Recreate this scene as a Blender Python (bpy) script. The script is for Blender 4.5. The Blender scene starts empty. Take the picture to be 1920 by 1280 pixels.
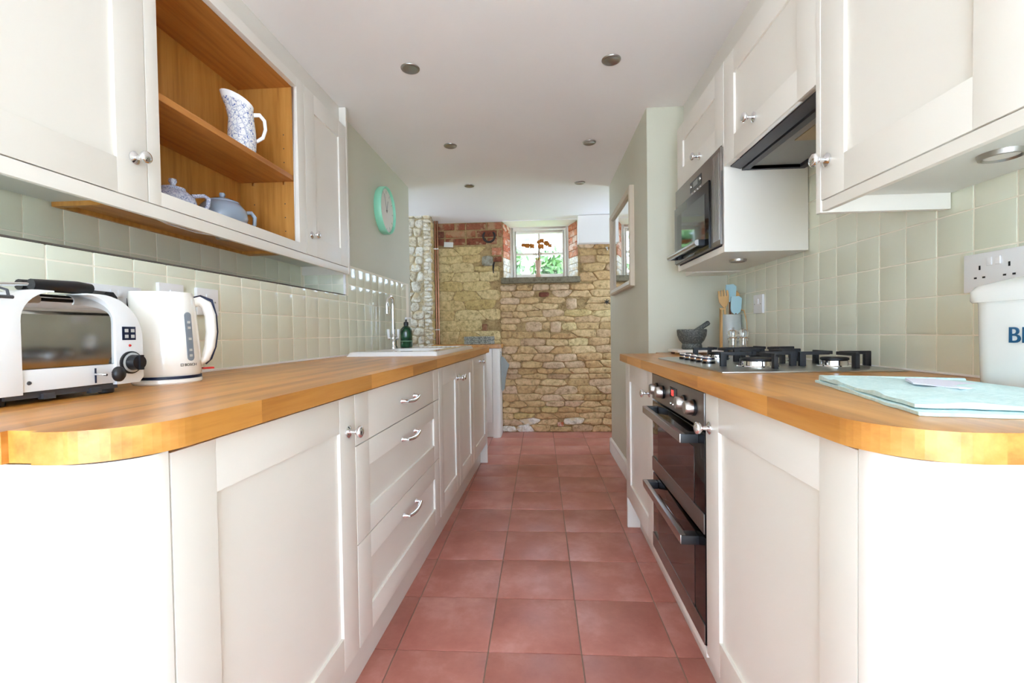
import bpy, bmesh, math, random
from mathutils import Matrix, Vector, noise
random.seed(7)
scene = bpy.context.scene
COL = scene.collection

# ------------------------------------------------------------------ camera
def cam_rotation(yaw, pitch, roll):
    B = Matrix(((1, 0, 0), (0, 0, -1), (0, 1, 0)))
    cy, sy, cp, sp, cr, sr = (math.cos(yaw), math.sin(yaw), math.cos(pitch), math.sin(pitch), math.cos(roll), math.sin(roll))
    Ry = Matrix(((cy, 0, -sy), (0, 1, 0), (sy, 0, cy)))
    Rx = Matrix(((1, 0, 0), (0, cp, -sp), (0, sp, cp)))
    Rz = Matrix(((cr, -sr, 0), (sr, cr, 0), (0, 0, 1)))
    R = Rz @ Rx @ Ry @ B
    return Matrix((R[0], -Vector(R[1]), -Vector(R[2]))).transposed()

cd = bpy.data.cameras.new('camera')
cam = bpy.data.objects.new('camera', cd)
COL.objects.link(cam)
cd.sensor_width = 36.0
cd.sensor_fit = 'HORIZONTAL'
cd.lens = 859.9 / 1920 * 36.0
cd.clip_start = 0.02
cam.matrix_world = Matrix.Translation((0, 0, 1.0415)) @ cam_rotation(-.0613, .0199, -.0146).to_4x4()
scene.camera = cam

# ------------------------------------------------------------------ world, light, exposure
w = bpy.data.worlds.new('sky')
scene.world = w
w.use_nodes = True
bg = w.node_tree.nodes['Background']
bg.inputs[0].default_value = (.74, .955, 1.25, 1)
bg.inputs[1].default_value = 7.0
scene.view_settings.view_transform = 'Standard'
scene.view_settings.look = 'None'
scene.view_settings.exposure = .84
scene.view_settings.gamma = 1.0
scene.view_settings.use_curve_mapping = False
cyc = scene.cycles
cyc.use_denoising = True
cyc.max_bounces = 14
cyc.diffuse_bounces = 8
cyc.glossy_bounces = 6
cyc.transmission_bounces = 10
cyc.sample_clamp_indirect = 8.0
cyc.caustics_reflective = False
cyc.caustics_refractive = False

def portal(name, loc, rot, sx, sy):
    l = bpy.data.lights.new(name, 'AREA')
    l.shape = 'RECTANGLE'; l.size = sx; l.size_y = sy
    l.cycles.is_portal = True
    o = bpy.data.objects.new(name, l)
    o.location = loc; o.rotation_euler = rot
    COL.objects.link(o)

BACK_Y = -2.3
sl = bpy.data.lights.new('sun', 'SUN'); sl.energy = 9.0; sl.angle = math.radians(.6); sl.color = (.98, .99, 1.0)
so = bpy.data.objects.new('sun', sl); COL.objects.link(so)
so.rotation_euler = Vector((.10, .62, -.78)).to_track_quat('-Z', 'Y').to_euler()     # from behind the camera, steep
portal('daylight_portal', (0, BACK_Y - .06, 1.085), (-math.pi/2, 0, 0), 2.1, 2.17)      # glazed doors behind the camera
portal('daylight_portal', (.0, 5.1, 1.88), (math.pi/2, 0, 0), .62, .52)               # small window in the stone wall
portal('daylight_portal', (1.73, 4.38, 1.465), (0, math.pi/2, 0), 1.05, .54)             # unseen door added round the corner to light the far end

portal('daylight_portal', (-2.42, 4.22, 1.68), (0, -math.pi/2, 0), .7, .54)               # unseen alcove window, added for more light at the far end

# ------------------------------------------------------------------ materials
MATS = {}
def nt(name):
    m = bpy.data.materials.new(name); m.use_nodes = True
    MATS[name] = m
    t = m.node_tree
    return m, t, t.nodes, t.links, t.nodes['Principled BSDF']
def setp(b, col=None, rough=None, metal=None, **k):
    if col is not None: b.inputs['Base Color'].default_value = (*col, 1)
    if rough is not None: b.inputs['Roughness'].default_value = rough
    if metal is not None: b.inputs['Metallic'].default_value = metal
    for a, v in k.items(): b.inputs[a].default_value = v
def srgb(r, g, b):
    f = lambda c: (c/255/12.92) if c/255 <= .04045 else ((c/255+.055)/1.055)**2.4
    return (f(r), f(g), f(b))
def coords(n, l, scale=(1, 1, 1), kind='Object', rand=0):
    tc = n.new('ShaderNodeTexCoord'); mp = n.new('ShaderNodeMapping')
    mp.inputs['Scale'].default_value = scale
    l.new(tc.outputs[kind], mp.inputs['Vector'])
    if rand:
        oi = n.new('ShaderNodeObjectInfo'); mu = n.new('ShaderNodeMath'); mu.operation = 'MULTIPLY'; mu.inputs[1].default_value = rand
        cx = n.new('ShaderNodeCombineXYZ')
        l.new(oi.outputs['Random'], mu.inputs[0])
        for i in range(3): l.new(mu.outputs[0], cx.inputs[i])
        l.new(cx.outputs[0], mp.inputs['Location'])
    return mp.outputs['Vector']
def ramp(n, l, src, stops):
    r = n.new('ShaderNodeValToRGB')
    els = r.color_ramp.elements
    while len(els) < len(stops): els.new(.5)
    for e, (p, c) in zip(els, stops): e.position = p; e.color = (*c, 1)
    l.new(src, r.inputs[0])
    return r.outputs[0]
def bump(n, l, b, src, strength, dist=.01):
    bp = n.new('ShaderNodeBump'); bp.inputs['Strength'].default_value = strength; bp.inputs['Distance'].default_value = dist
    l.new(src, bp.inputs['Height']); l.new(bp.outputs[0], b.inputs['Normal'])
def noise_tex(n, l, vec, scale, detail=4, rough=.55):
    t = n.new('ShaderNodeTexNoise'); t.inputs['Scale'].default_value = scale; t.inputs['Detail'].default_value = detail; t.inputs['Roughness'].default_value = rough
    l.new(vec, t.inputs['Vector'])
    return t.outputs['Fac']
def mixc(n, l, fac, a, b, blend='MIX'):
    m = n.new('ShaderNodeMix'); m.data_type = 'RGBA'; m.blend_type = blend
    for s, v in ((0, fac), (6, a), (7, b)):
        if isinstance(v, (int, float)): m.inputs[s].default_value = v
        elif isinstance(v, tuple): m.inputs[s].default_value = (*v, 1)
        else: l.new(v, m.inputs[s])
    return m.outputs[2]

def plain(name, col, rough=.5, metal=0, **k):
    m, t, n, l, b = nt(name); setp(b, col, rough, metal, **k); return m
def painted(name, col, rough, var=.03, bstr=.06, scale=60):
    m, t, n, l, b = nt(name); setp(b, col, rough)
    v = coords(n, l); f = noise_tex(n, l, v, 3, 3)
    c = ramp(n, l, f, [(.3, tuple(x*(1-var) for x in col)), (.7, tuple(min(1, x*(1+var)) for x in col))])
    l.new(c, b.inputs['Base Color'])
    bump(n, l, b, noise_tex(n, l, v, scale, 3), bstr, .002)
    return m
painted('cream_paint', srgb(234, 229, 220), .33, .01, .02, 25)
painted('ceiling_paint', srgb(244, 240, 238), .75, .01, .05, 40)
painted('sage_paint', srgb(207, 205, 186), .6, .015, .05, 50)
painted('skirting_paint', srgb(240, 237, 230), .4, .01, .02)
plain('white_plastic', srgb(240, 240, 242), .3)
plain('white_ceramic', srgb(248, 248, 248), .12, **{'Coat Weight': .5})
plain('white_enamel', srgb(245, 245, 243), .18, **{'Coat Weight': .3})
plain('kettle_white', srgb(245, 242, 236), .15, **{'Coat Weight': .5})
plain('toaster_white', srgb(236, 240, 243), .25, **{'Coat Weight': .3})
plain('black_plastic', srgb(22, 23, 27), .35)
plain('black_gloss', srgb(10, 10, 12), .06)
plain('dark_grey_metal', srgb(78, 80, 86), .4, .3)
plain('navy_trim', srgb(24, 36, 66), .4)
plain('cast_iron', srgb(30, 31, 35), .55)
plain('iron_rust', srgb(45, 36, 30), .7)
plain('chrome', (.85, .86, .88), .06, 1)
plain('brushed_steel', (.50, .48, .46), .28, 1)
plain('hob_steel', (.58, .57, .54), .3, 1)
plain('oven_steel', (.33, .30, .28), .33, 1)
plain('toaster_chrome', (.62, .60, .57), .07, 1)
plain('copper', (.42, .20, .12), .3, 1)
plain('mirror_silver', (.9, .9, .9), .01, 1)
plain('grey_gauge', srgb(130, 138, 148), .25)
plain('light_grey', srgb(190, 192, 190), .4)
plain('filter_grey', srgb(150, 152, 150), .5)
plain('lens_amber', srgb(170, 150, 112), .4)
plain('red_plastic', srgb(190, 30, 30), .35)
plain('mint_plastic', srgb(150, 222, 192), .35)
plain('clock_face', srgb(232, 228, 218), .4)
plain('beige_frame', srgb(206, 190, 168), .45)
plain('blue_silicone', srgb(182, 218, 228), .45)
plain('grey_utensil_pot', srgb(196, 202, 200), .25, **{'Coat Weight': .3})
plain('wood_spoon', srgb(222, 176, 116), .55)
plain('brown_wood', srgb(120, 72, 46), .5)
plain('board_white', srgb(238, 232, 222), .45)
plain('grey_glaze', srgb(150, 166, 184), .15, **{'Coat Weight': .5})
plain('grey_cloth', srgb(158, 164, 162), .9)
plain('teal_text', srgb(24, 84, 122), .4)
plain('card_white', srgb(228, 226, 218), .7)
plain('vase_terracotta', srgb(205, 165, 140), .5)
plain('straw', srgb(222, 186, 96), .7)
plain('dried_orange', srgb(186, 112, 34), .8)
plain('twig', srgb(90, 64, 40), .8)
plain('silicone_bead', srgb(246, 246, 244), .3)
plain('wall_grout', srgb(244, 238, 222), .8)
plain('floor_grout', srgb(158, 132, 115), .9)
plain('pepper', srgb(60, 50, 44), .8)
plain('salt', srgb(245, 245, 245), .8)
plain('green_glass_dark', srgb(10, 62, 34), .08, **{'Coat Weight': .5})
plain('bottle_print', srgb(150, 190, 160), .5)
plain('carcass_grey', srgb(214, 214, 208), .5)
plain('towel_tag', srgb(226, 226, 240), .7)
plain('bark', srgb(92, 74, 56), .9)
plain('dark_brown', srgb(92, 84, 76), .8)
plain('red_led', (.8, .03, .03), .4, **{'Emission Color': (1, .05, .04, 1), 'Emission Strength': 1.2})

m, t, n, l, b = nt('clear_acrylic')
setp(b, (1, 1, 1), .03, 0, **{'Transmission Weight': 1.0, 'IOR': 1.45})
m, t, n, l, b = nt('pane_glass')
gl = n.new('ShaderNodeBsdfGlossy'); gl.inputs['Roughness'].default_value = .02
tr = n.new('ShaderNodeBsdfTransparent'); mx = n.new('ShaderNodeMixShader'); mx.inputs[0].default_value = .06
l.new(tr.outputs[0], mx.inputs[1]); l.new(gl.outputs[0], mx.inputs[2]); l.new(mx.outputs[0], n['Material Output'].inputs[0])
m, t, n, l, b = nt('oven_glass')
setp(b, srgb(38, 22, 18), .05, 0, **{'Specular IOR Level': .8})
m, t, n, l, b = nt('microwave_glass')
setp(b, srgb(30, 30, 30), .05, 0, **{'Specular IOR Level': .9})

# wall tiles: handmade glazed, each one its own tint and dome
m, t, n, l, b = nt('tile_glaze')
oi = n.new('ShaderNodeObjectInfo')
c = ramp(n, l, oi.outputs['Random'], [(0, srgb(225, 227, 208)), (.5, srgb(229, 230, 211)), (1, srgb(232, 233, 215))])
v = coords(n, l, rand=7)
l.new(c, b.inputs['Base Color']); setp(b, rough=.13)
bump(n, l, b, noise_tex(n, l, v, 9, 2), .13, .008)
# floor tiles
m, t, n, l, b = nt('terracotta')
v = coords(n, l, rand=9)
f = noise_tex(n, l, v, 5, 5, .65)
c = ramp(n, l, f, [(.25, srgb(172, 104, 92)), (.5, srgb(190, 123, 110)), (.75, srgb(212, 154, 144))])
oi = n.new('ShaderNodeObjectInfo')
c2 = ramp(n, l, oi.outputs['Random'], [(0, (.90, .88, .86)), (1, (1.06, 1.05, 1.04))])
l.new(mixc(n, l, 1.0, c, c2, 'MULTIPLY'), b.inputs['Base Color'])
f2 = noise_tex(n, l, v, 30, 4)
rr = n.new('ShaderNodeMapRange'); rr.inputs[3].default_value = .25; rr.inputs[4].default_value = .42
l.new(f, rr.inputs[0]); l.new(rr.outputs[0], b.inputs['Roughness'])
bump(n, l, b, f2, .12, .003)
# worktop staves: tint per stave, grain along local y
def wood(name, stops, along, rough, rand=True, gscale=1.0, bst=.05):
    m, t, n, l, b = nt(name)
    sc = [26*gscale]*3; sc[along] = 1.6*gscale
    v = coords(n, l, tuple(sc), rand=23 if rand else 0)
    f = noise_tex(n, l, v, 1.0, 6, .6)
    c = ramp(n, l, f, stops)
    if rand:
        oi = n.new('ShaderNodeObjectInfo')
        c2 = ramp(n, l, oi.outputs['Random'], [(0, (.80, .76, .70)), (.5, (1, 1, 1)), (1, (1.10, 1.08, 1.05))])
        c = mixc(n, l, 1.0, c, c2, 'MULTIPLY')
    l.new(c, b.inputs['Base Color']); setp(b, rough=rough)
    bump(n, l, b, f, bst, .002)
wood('oak_stave', [(.3, srgb(180, 114, 48)), (.5, srgb(208, 145, 68)), (.72, srgb(224, 166, 92))], 1, .3)
wood('oak_veneer', [(.3, srgb(172, 114, 50)), (.5, srgb(196, 138, 66)), (.75, srgb(210, 154, 82))], 2, .45, False, 1.5)
wood('oak_veneer_flat', [(.3, srgb(170, 106, 48)), (.5, srgb(192, 128, 62)), (.75, srgb(206, 144, 78))], 1, .45, False, 1.5)
# stone, brick, mortar
def masonry(name, stops, bs=.5, spots=None):
    m, t, n, l, b = nt(name)
    oi = n.new('ShaderNodeObjectInfo')
    c = ramp(n, l, oi.outputs['Random'], stops)
    v = coords(n, l, kind='Object', rand=11)
    f = noise_tex(n, l, v, 24, 8, .78)
    c2 = ramp(n, l, f, [(.36, (.36, .29, .20)), (.45, (.78, .73, .66)), (.53, (.96, .94, .91)), (.64, (1.15, 1.15, 1.16))])
    c = mixc(n, l, .9, c, c2, 'MULTIPLY')
    if spots:
        f3 = noise_tex(n, l, v, 7, 4, .7)
        k = ramp(n, l, f3, [(.52, (0, 0, 0)), (.6, (1, 1, 1))])
        c = mixc(n, l, k, c, spots)
    l.new(c, b.inputs['Base Color']); setp(b, rough=.9)
    bump(n, l, b, noise_tex(n, l, v, 30, 8, .75), bs, .022)
masonry('stone_buff', [(0, srgb(198, 165, 116)), (.25, srgb(217, 186, 138)), (.5, srgb(225, 197, 152)), (.72, srgb(208, 170, 120)), (.9, srgb(218, 190, 156)), (1, srgb(190, 156, 120))])
masonry('stone_gold', [(0, srgb(208, 182, 122)), (.3, srgb(222, 199, 144)), (.6, srgb(228, 207, 156)), (1, srgb(216, 188, 132))])
masonry('stone_grey', [(0, srgb(170, 165, 150)), (1, srgb(186, 180, 164))])
masonry('stone_pink', [(0, srgb(214, 184, 148)), (1, srgb(222, 194, 162))])
masonry('stone_lime', [(0, srgb(246, 240, 228)), (.5, srgb(250, 247, 240)), (1, srgb(240, 228, 204))], .6, srgb(226, 206, 170))
masonry('brick_red', [(0, srgb(136, 74, 52)), (.3, srgb(164, 92, 64)), (.55, srgb(120, 70, 54)), (.8, srgb(178, 106, 74)), (1, srgb(146, 110, 84))], .5, srgb(178, 140, 104))
masonry('brick_bright', [(0, srgb(206, 116, 76)), (.5, srgb(196, 100, 64)), (1, srgb(214, 150, 118))], .5, srgb(226, 196, 176))
masonry('mortar', [(0, srgb(186, 158, 112)), (1, srgb(186, 158, 112))], .9)
masonry('mortar_lime', [(0, srgb(226, 210, 178)), (1, srgb(226, 210, 178))], .9, srgb(240, 234, 222))
masonry('slate_sill', [(0, srgb(132, 124, 104)), (1, srgb(132, 124, 104))], .3)
# granite mortar bowl
m, t, n, l, b = nt('granite')
v = coords(n, l); f = noise_tex(n, l, v, 160, 3, .7)
l.new(ramp(n, l, f, [(.35, srgb(58, 60, 58)), (.55, srgb(88, 90, 86)), (.7, srgb(150, 150, 142))]), b.inputs['Base Color']); setp(b, rough=.6)
# blue and white print
def print_mat(name, base, scale):
    m, t, n, l, b = nt(name)
    v = coords(n, l)
    vo = n.new('ShaderNodeTexVoronoi'); vo.feature = 'DISTANCE_TO_EDGE'; vo.inputs['Scale'].default_value = scale; l.new(v, vo.inputs['Vector'])
    k1 = ramp(n, l, vo.outputs['Distance'], [(.03, (1, 1, 1)), (.09, (0, 0, 0))])
    f = noise_tex(n, l, v, scale*1.1, 5, .7)
    k2 = ramp(n, l, f, [(.50, (0, 0, 0)), (.54, (1, 1, 1))])
    f3 = noise_tex(n, l, v, scale*2.6, 3, .6)
    k3 = ramp(n, l, f3, [(.53, (0, 0, 0)), (.57, (1, 1, 1))])
    k = mixc(n, l, 1.0, k2, k3, 'MULTIPLY')
    k = mixc(n, l, .45, k, k1, 'ADD')
    l.new(mixc(n, l, k, base, srgb(86, 112, 176)), b.inputs['Base Color']); setp(b, rough=.14, **{'Coat Weight': .4})
print_mat('blue_print', srgb(240, 240, 240), 46)
print_mat('blue_print_fine', srgb(214, 220, 238), 95)
# towel
m, t, n, l, b = nt('towel_cloth')
v = coords(n, l); f = noise_tex(n, l, v, 120, 3)
l.new(ramp(n, l, f, [(.3, srgb(196, 226, 226)), (.7, srgb(218, 240, 240))]), b.inputs['Base Color']); setp(b, rough=.95)
bump(n, l, b, noise_tex(n, l, v, 400, 2), .4, .002)
# woven mats
m, t, n, l, b = nt('woven_grey')
v = coords(n, l, (1, 1, 3)); vo = n.new('ShaderNodeTexVoronoi'); vo.inputs['Scale'].default_value = 60; l.new(v, vo.inputs['Vector'])
l.new(ramp(n, l, vo.outputs['Distance'], [(.1, srgb(206, 204, 188)), (.6, srgb(118, 119, 110))]), b.inputs['Base Color']); setp(b, rough=.9)
# foliage / grass
m, t, n, l, b = nt('leaf')
oi = n.new('ShaderNodeObjectInfo'); v = coords(n, l); f = noise_tex(n, l, v, 1.3, 3)
l.new(ramp(n, l, f, [(.3, srgb(44, 74, 30)), (.55, srgb(62, 98, 40)), (.75, srgb(86, 118, 56))]), b.inputs['Base Color']); setp(b, rough=.6, **{'Transmission Weight': 0})
painted('pale_bounce', srgb(224, 223, 218), .8, .03, .1, 8)  # kept pale so unseen ground and rear floor bounce daylight upward
painted('grass', srgb(120, 150, 70), .9, .2, .3, 20)
# ceiling light lens
plain('lamp_lens', srgb(214, 212, 206), .3)
plain('satin_nickel', (.42, .40, .38), .3, 1)

# ------------------------------------------------------------------ mesh helpers
class MB:
    def __init__(s): s.v = []; s.f = []
    def add(s, vs, fs, M=None):
        o = len(s.v)
        s.v += [tuple(M @ Vector(p)) for p in vs] if M is not None else [tuple(p) for p in vs]
        s.f += [tuple(i+o for i in f) for f in fs]
        return s
    def box(s, x0, x1, y0, y1, z0, z1, M=None):
        x0, x1 = sorted((x0, x1)); y0, y1 = sorted((y0, y1)); z0, z1 = sorted((z0, z1))
        vs = [(x0,y0,z0),(x1,y0,z0),(x1,y1,z0),(x0,y1,z0),(x0,y0,z1),(x1,y0,z1),(x1,y1,z1),(x0,y1,z1)]
        return s.add(vs, [(0,3,2,1),(4,5,6,7),(0,1,5,4),(1,2,6,5),(2,3,7,6),(3,0,4,7)], M)
    def prism(s, poly, z0, z1, M=None):
        n = len(poly)
        a = sum(poly[i][0]*poly[(i+1)%n][1]-poly[(i+1)%n][0]*poly[i][1] for i in range(n))
        if a < 0: poly = poly[::-1]
        vs = [(x, y, z0) for x, y in poly]+[(x, y, z1) for x, y in poly]
        fs = [tuple(range(n-1, -1, -1)), tuple(range(n, 2*n))]+[(i, (i+1)%n, n+(i+1)%n, n+i) for i in range(n)]
        return s.add(vs, fs, M)
    def lathe(s, prof, n=24, M=None, sx=1, sy=1):
        vs = []; fs = []; m = len(prof)
        for r, z in prof:
            for k in range(n):
                a = 2*math.pi*k/n; vs.append((r*math.cos(a)*sx, r*math.sin(a)*sy, z))
        for i in range(m-1):
            for k in range(n):
                fs.append((i*n+k, i*n+(k+1)%n, (i+1)*n+(k+1)%n, (i+1)*n+k))
        if prof[0][0] > 1e-6: fs.append(tuple(range(n-1, -1, -1)))
        if prof[-1][0] > 1e-6: fs.append(tuple((m-1)*n+k for k in range(n)))
        return s.add(vs, fs, M)
    def tube(s, pts, r, n=10, M=None, closed=False):
        pts = [Vector(p) for p in pts]; m = len(pts); rs = r if isinstance(r, (list, tuple)) else [r]*m
        vs = []; fs = []; up = None
        for i, p in enumerate(pts):
            if closed: d = (pts[(i+1)%m]-pts[i-1]).normalized()
            else: d = (pts[min(i+1, m-1)]-pts[max(i-1, 0)]).normalized()
            if up is None:
                up = Vector((0, 0, 1)) if abs(d.z) < .9 else Vector((1, 0, 0))
            up = (up-d*up.dot(d)).normalized(); sd = d.cross(up)
            for k in range(n):
                a = 2*math.pi*k/n; vs.append(p+(up*math.cos(a)+sd*math.sin(a))*rs[i])
        for i in range(m if closed else m-1):
            j = (i+1) % m
            for k in range(n): fs.append((i*n+k, i*n+(k+1)%n, j*n+(k+1)%n, j*n+k))
        if not closed: fs += [tuple(range(n-1, -1, -1)), tuple((m-1)*n+k for k in range(n))]
        return s.add(vs, fs, M)
    def rings(s, rings, M=None, cap0=True, cap1=True):
        n = len(rings[0]); vs = [p for r in rings for p in r]; fs = []
        for i in range(len(rings)-1):
            for k in range(n): fs.append((i*n+k, i*n+(k+1)%n, (i+1)*n+(k+1)%n, (i+1)*n+k))
        if cap0: fs.append(tuple(range(n-1, -1, -1)))
        if cap1: fs.append(tuple((len(rings)-1)*n+k for k in range(n)))
        return s.add(vs, fs, M)
    def mesh(s, name, mat, bevel=0, smooth=None, seg=2):
        me = bpy.data.meshes.new(name)
        me.from_pydata(s.v, [], s.f)
        bm = bmesh.new(); bm.from_mesh(me)
        bmesh.ops.remove_doubles(bm, verts=bm.verts, dist=1e-6)
        bmesh.ops.recalc_face_normals(bm, faces=bm.faces)
        if bevel:
            ed = [e for e in bm.edges if len(e.link_faces) == 2 and e.calc_face_angle(0) > .5]
            bmesh.ops.bevel(bm, geom=ed, offset=bevel, segments=seg, profile=.7, affect='EDGES', clamp_overlap=True)
        bm.to_mesh(me); bm.free()
        if smooth is None: smooth = 40 if bevel else None
        if smooth:
            for p in me.polygons: p.use_smooth = True
            me.set_sharp_from_angle(angle=math.radians(smooth))
        me.materials.append(MATS[mat])
        return me
    def build(s, name, mat, parent=None, bevel=0, smooth=None, seg=2, loc=None, rot=None):
        return link(name, s.mesh(name, mat, bevel, smooth, seg), parent, loc, rot)
def link(name, me, parent=None, loc=None, rot=None):
    o = bpy.data.objects.new(name, me); COL.objects.link(o)
    if parent is not None: o.parent = parent
    if loc is not None: o.location = loc
    if rot is not None: o.rotation_euler = rot
    return o
def thing(name, label, cat, loc=(0, 0, 0), rotz=0, group=None):
    o = bpy.data.objects.new(name, None); COL.objects.link(o)
    o.empty_display_size = .05
    o.location = loc; o.rotation_euler = (0, 0, rotz)
    return tag(o, label, cat, group)
def tag(o, label, cat, group=None):
    o['label'] = label; o['category'] = cat
    if group: o['group'] = group
    return o
def struct(o, label=None):
    o['kind'] = 'structure'
    if label: o['label'] = label
    return o
def axis_m(loc, d, up=(0, 0, 1)):
    z = Vector(d).normalized(); u = Vector(up)
    if abs(z.dot(u)) > .95: u = Vector((1, 0, 0))
    x = u.cross(z).normalized(); y = z.cross(x)
    return Matrix.Translation(loc) @ Matrix((x, y, z)).transposed().to_4x4()
def arc(cx, cy, r, a0, a1, n):
    return [(cx+r*math.cos(a0+(a1-a0)*i/n), cy+r*math.sin(a0+(a1-a0)*i/n)) for i in range(n+1)]
def rrect(x0, x1, y0, y1, r, n=5):
    P = math.pi
    return arc(x1-r, y1-r, r, 0, P/2, n)+arc(x0+r, y1-r, r, P/2, P, n)+arc(x0+r, y0+r, r, P, 1.5*P, n)+arc(x1-r, y0+r, r, 1.5*P, 2*P, n)
def text_mesh(name, body, size, mat, parent, M, ext=.0006, align='LEFT'):
    cu = bpy.data.curves.new(name, 'FONT'); cu.body = body; cu.size = size; cu.extrude = ext; cu.align_x = align
    o = bpy.data.objects.new(name+'_src', cu); COL.objects.link(o)
    dg = bpy.context.evaluated_depsgraph_get()
    me = bpy.data.meshes.new_from_object(o.evaluated_get(dg))
    bpy.data.objects.remove(o)
    me.transform(M); me.materials.clear(); me.materials.append(MATS[mat])
    return link(name, me, parent)
def clip_convex(sub, clip):
    out = sub
    for i in range(len(clip)):
        a, b = clip[i], clip[(i+1) % len(clip)]
        side = lambda p: (b[0]-a[0])*(p[1]-a[1])-(b[1]-a[1])*(p[0]-a[0])
        res = []
        for j in range(len(out)):
            p, q = out[j], out[(j+1) % len(out)]
            sp, sq = side(p), side(q)
            if sp >= -1e-9: res.append(p)
            if (sp > 1e-9 and sq < -1e-9) or (sp < -1e-9 and sq > 1e-9):
                t = sp/(sp-sq); res.append((p[0]+(q[0]-p[0])*t, p[1]+(q[1]-p[1])*t))
        out = res
        if len(out) < 3: return []
    return out

# ------------------------------------------------------------------ setting: dimensions
CEIL = 2.275
WZL, WZR = .925, .917            # worktop heights
FARY = 4.76
def xa(y): return -1.16+.04*y    # tiled wall behind the left worktop
def xb(y): return -1.39+.035*y   # back of the recess that holds the left wall units
TA = -math.atan(.04); TB = -math.atan(.035)
YR = 2.468                        # end of the recess
LEDGE = 1.258; TILETOP = 1.432
WR_X = 1.04
PIER_X, PIER_Y0, PIER_Y1 = .605, 2.61, 3.98

# floor
g = MB(); g.box(-2.4, 2.0, -.25, FARY+.3, -.12, -.0035)
floor = struct(g.build('floor', 'floor_grout'))
g = MB(); g.box(-2.4, 2.0, BACK_Y-.1, -.251, -.12, 0)
struct(g.build('floor_rear', 'pale_bounce'))  # unseen floor, made pale to bounce sunlight onto the ceiling
tm = MB().box(-.1495, .1495, -.1495, .1495, -.012, 0).mesh('floor_tile', 'terracotta', .003, 40)
for i in range(-4, 5):
    for j in range(-6, 11):
        x, y = -.1828+.303*(i+.5), 1.469+.303*(j+.5)
        if y > FARY or x < -1.4 or y < -.1: continue
        if j == 10 and y+.15 > FARY: y -= 0
        o = link('tile', tm, floor, (x, y, random.uniform(-.0006, .0006)), (random.uniform(-.0015, .0015), random.uniform(-.0015, .0015), 0))

# ceiling with the fall towards the stone wall
prof = [(BACK_Y-.1, CEIL), (4.02, CEIL), (4.25, CEIL-.008), (4.45, CEIL-.026), (4.62, CEIL-.055), (FARY+.02, 2.188), (FARY+.02, 2.6), (BACK_Y-.1, 2.6)]
g = MB(); g.rings([[(-2.4, y, z) for y, z in prof], [(2.0, y, z) for y, z in prof]])
struct(g.build('ceiling', 'ceiling_paint', smooth=30))

# left wall: recess back, return, tiled lower wall, plain wall beyond
g = MB()
g.prism([(-1.9, -.3), (xb(-.3), -.3), (xb(YR), YR), (-1.9, YR)], 0, 2.45)
g.prism([(-1.9, YR), (-1.095, YR), (-1.095, 3.84), (-1.115, 3.86), (-1.9, 3.86)], 0, 2.45)
g.prism([(-1.6, -.3), (xa(-.3)-.007, -.3), (xa(YR)-.007, YR), (-1.6, YR)], 0, LEDGE-.004)
wall_left = struct(g.build('wall_left', 'sage_paint', bevel=.004))
# tile bed on the plain wall
g = MB(); g.prism([(-1.12, YR), (xa(YR)-.0015, YR), (xa(3.53)-.0015, 3.53), (-1.12, 3.53)], .90, TILETOP-.003)
g.build('tile_bed', 'wall_grout', wall_left)
# grout faces (thin slabs behind the tiles)
g = MB()
g.prism([(xa(-.3)-.012, -.3), (xa(-.3)-.0015, -.3), (xa(YR)-.0015, YR), (xa(YR)-.012, YR)], .90, LEDGE-.003)
g.prism([(xb(-.3)-.004, -.3), (xb(-.3)+.0065, -.3), (xb(YR)+.0065, YR), (xb(YR)-.004, YR)], LEDGE-.05, 1.43)
g.prism([(xb(YR), YR-.0095), (xa(YR)-.005, YR-.0095), (xa(YR)-.005, YR), (xb(YR), YR)], LEDGE-.05, 1.43)
g.build('grout', 'wall_grout', wall_left)
def tile_mesh(wd, h, name='wall_tile'):
    return MB().box(-.007, 0, -wd/2, wd/2, -h/2, h/2).mesh(name, 'tile_glaze', .0022, 40)
cache = {}
def put_tile(parent, x, y, z, wd, h, rz):
    k = (round(wd, 4), round(h, 4))
    if k not in cache: cache[k] = tile_mesh(*k)
    link('tile', cache[k], parent, (x+random.uniform(-.0004, .0004), y, z), (0, random.uniform(-.0025, .0025), rz+random.uniform(-.0025, .0025)))
PZ, PYL = .0972, .108
rows = [.933+PZ*i for i in range(0, 6)]
for z0 in rows:
    for k in range(-12, 21):
        y = 1.737+PYL*(k+.5)
        if y > 3.50 or y < .45: continue
        if z0+.02 > TILETOP: continue
        if y < YR-.03 and z0+PZ > LEDGE+.08: continue
        z1 = min(z0+PZ-.003, TILETOP)
        if y < YR+.03 and z1 > LEDGE-.001 and y+PYL/2 < YR+.06: z1 = LEDGE
        if z1-z0 < .02: continue
        put_tile(wall_left, xa(y), y, (z0+z1)/2, PYL-.004, z1-z0-.001, TA)
g = MB()
g.prism([(xa(.4)-.002, .4), (xa(.4)+.006, .4), (xa(3.53)+.006, 3.53), (xa(3.53)-.002, 3.53)], WZL+.0002, .9335)
g.build('sealant', 'silicone_bead', wall_left, bevel=.002)
for z0, z1 in ((LEDGE-.03, 1.3175), (1.3205, 1.43)):
    for k in range(-6, 13):
        y = 1.122+.1008*(k+.5)
        if y > YR-.03: continue
        put_tile(wall_left, xb(y)+.008, y, (z0+z1)/2, .098, z1-z0, TB)
    for k in range(3):
        x = xb(YR)+.012+(k+.5)*.078
        o = link('tile', cache.setdefault(('r', z0), MB().box(-.0375, .0375, 0, .007, -(z1-z0)/2, (z1-z0)/2).mesh('wall_tile', 'tile_glaze', .002, 40)), wall_left, (x, YR-.011, (z0+z1)/2))
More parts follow.
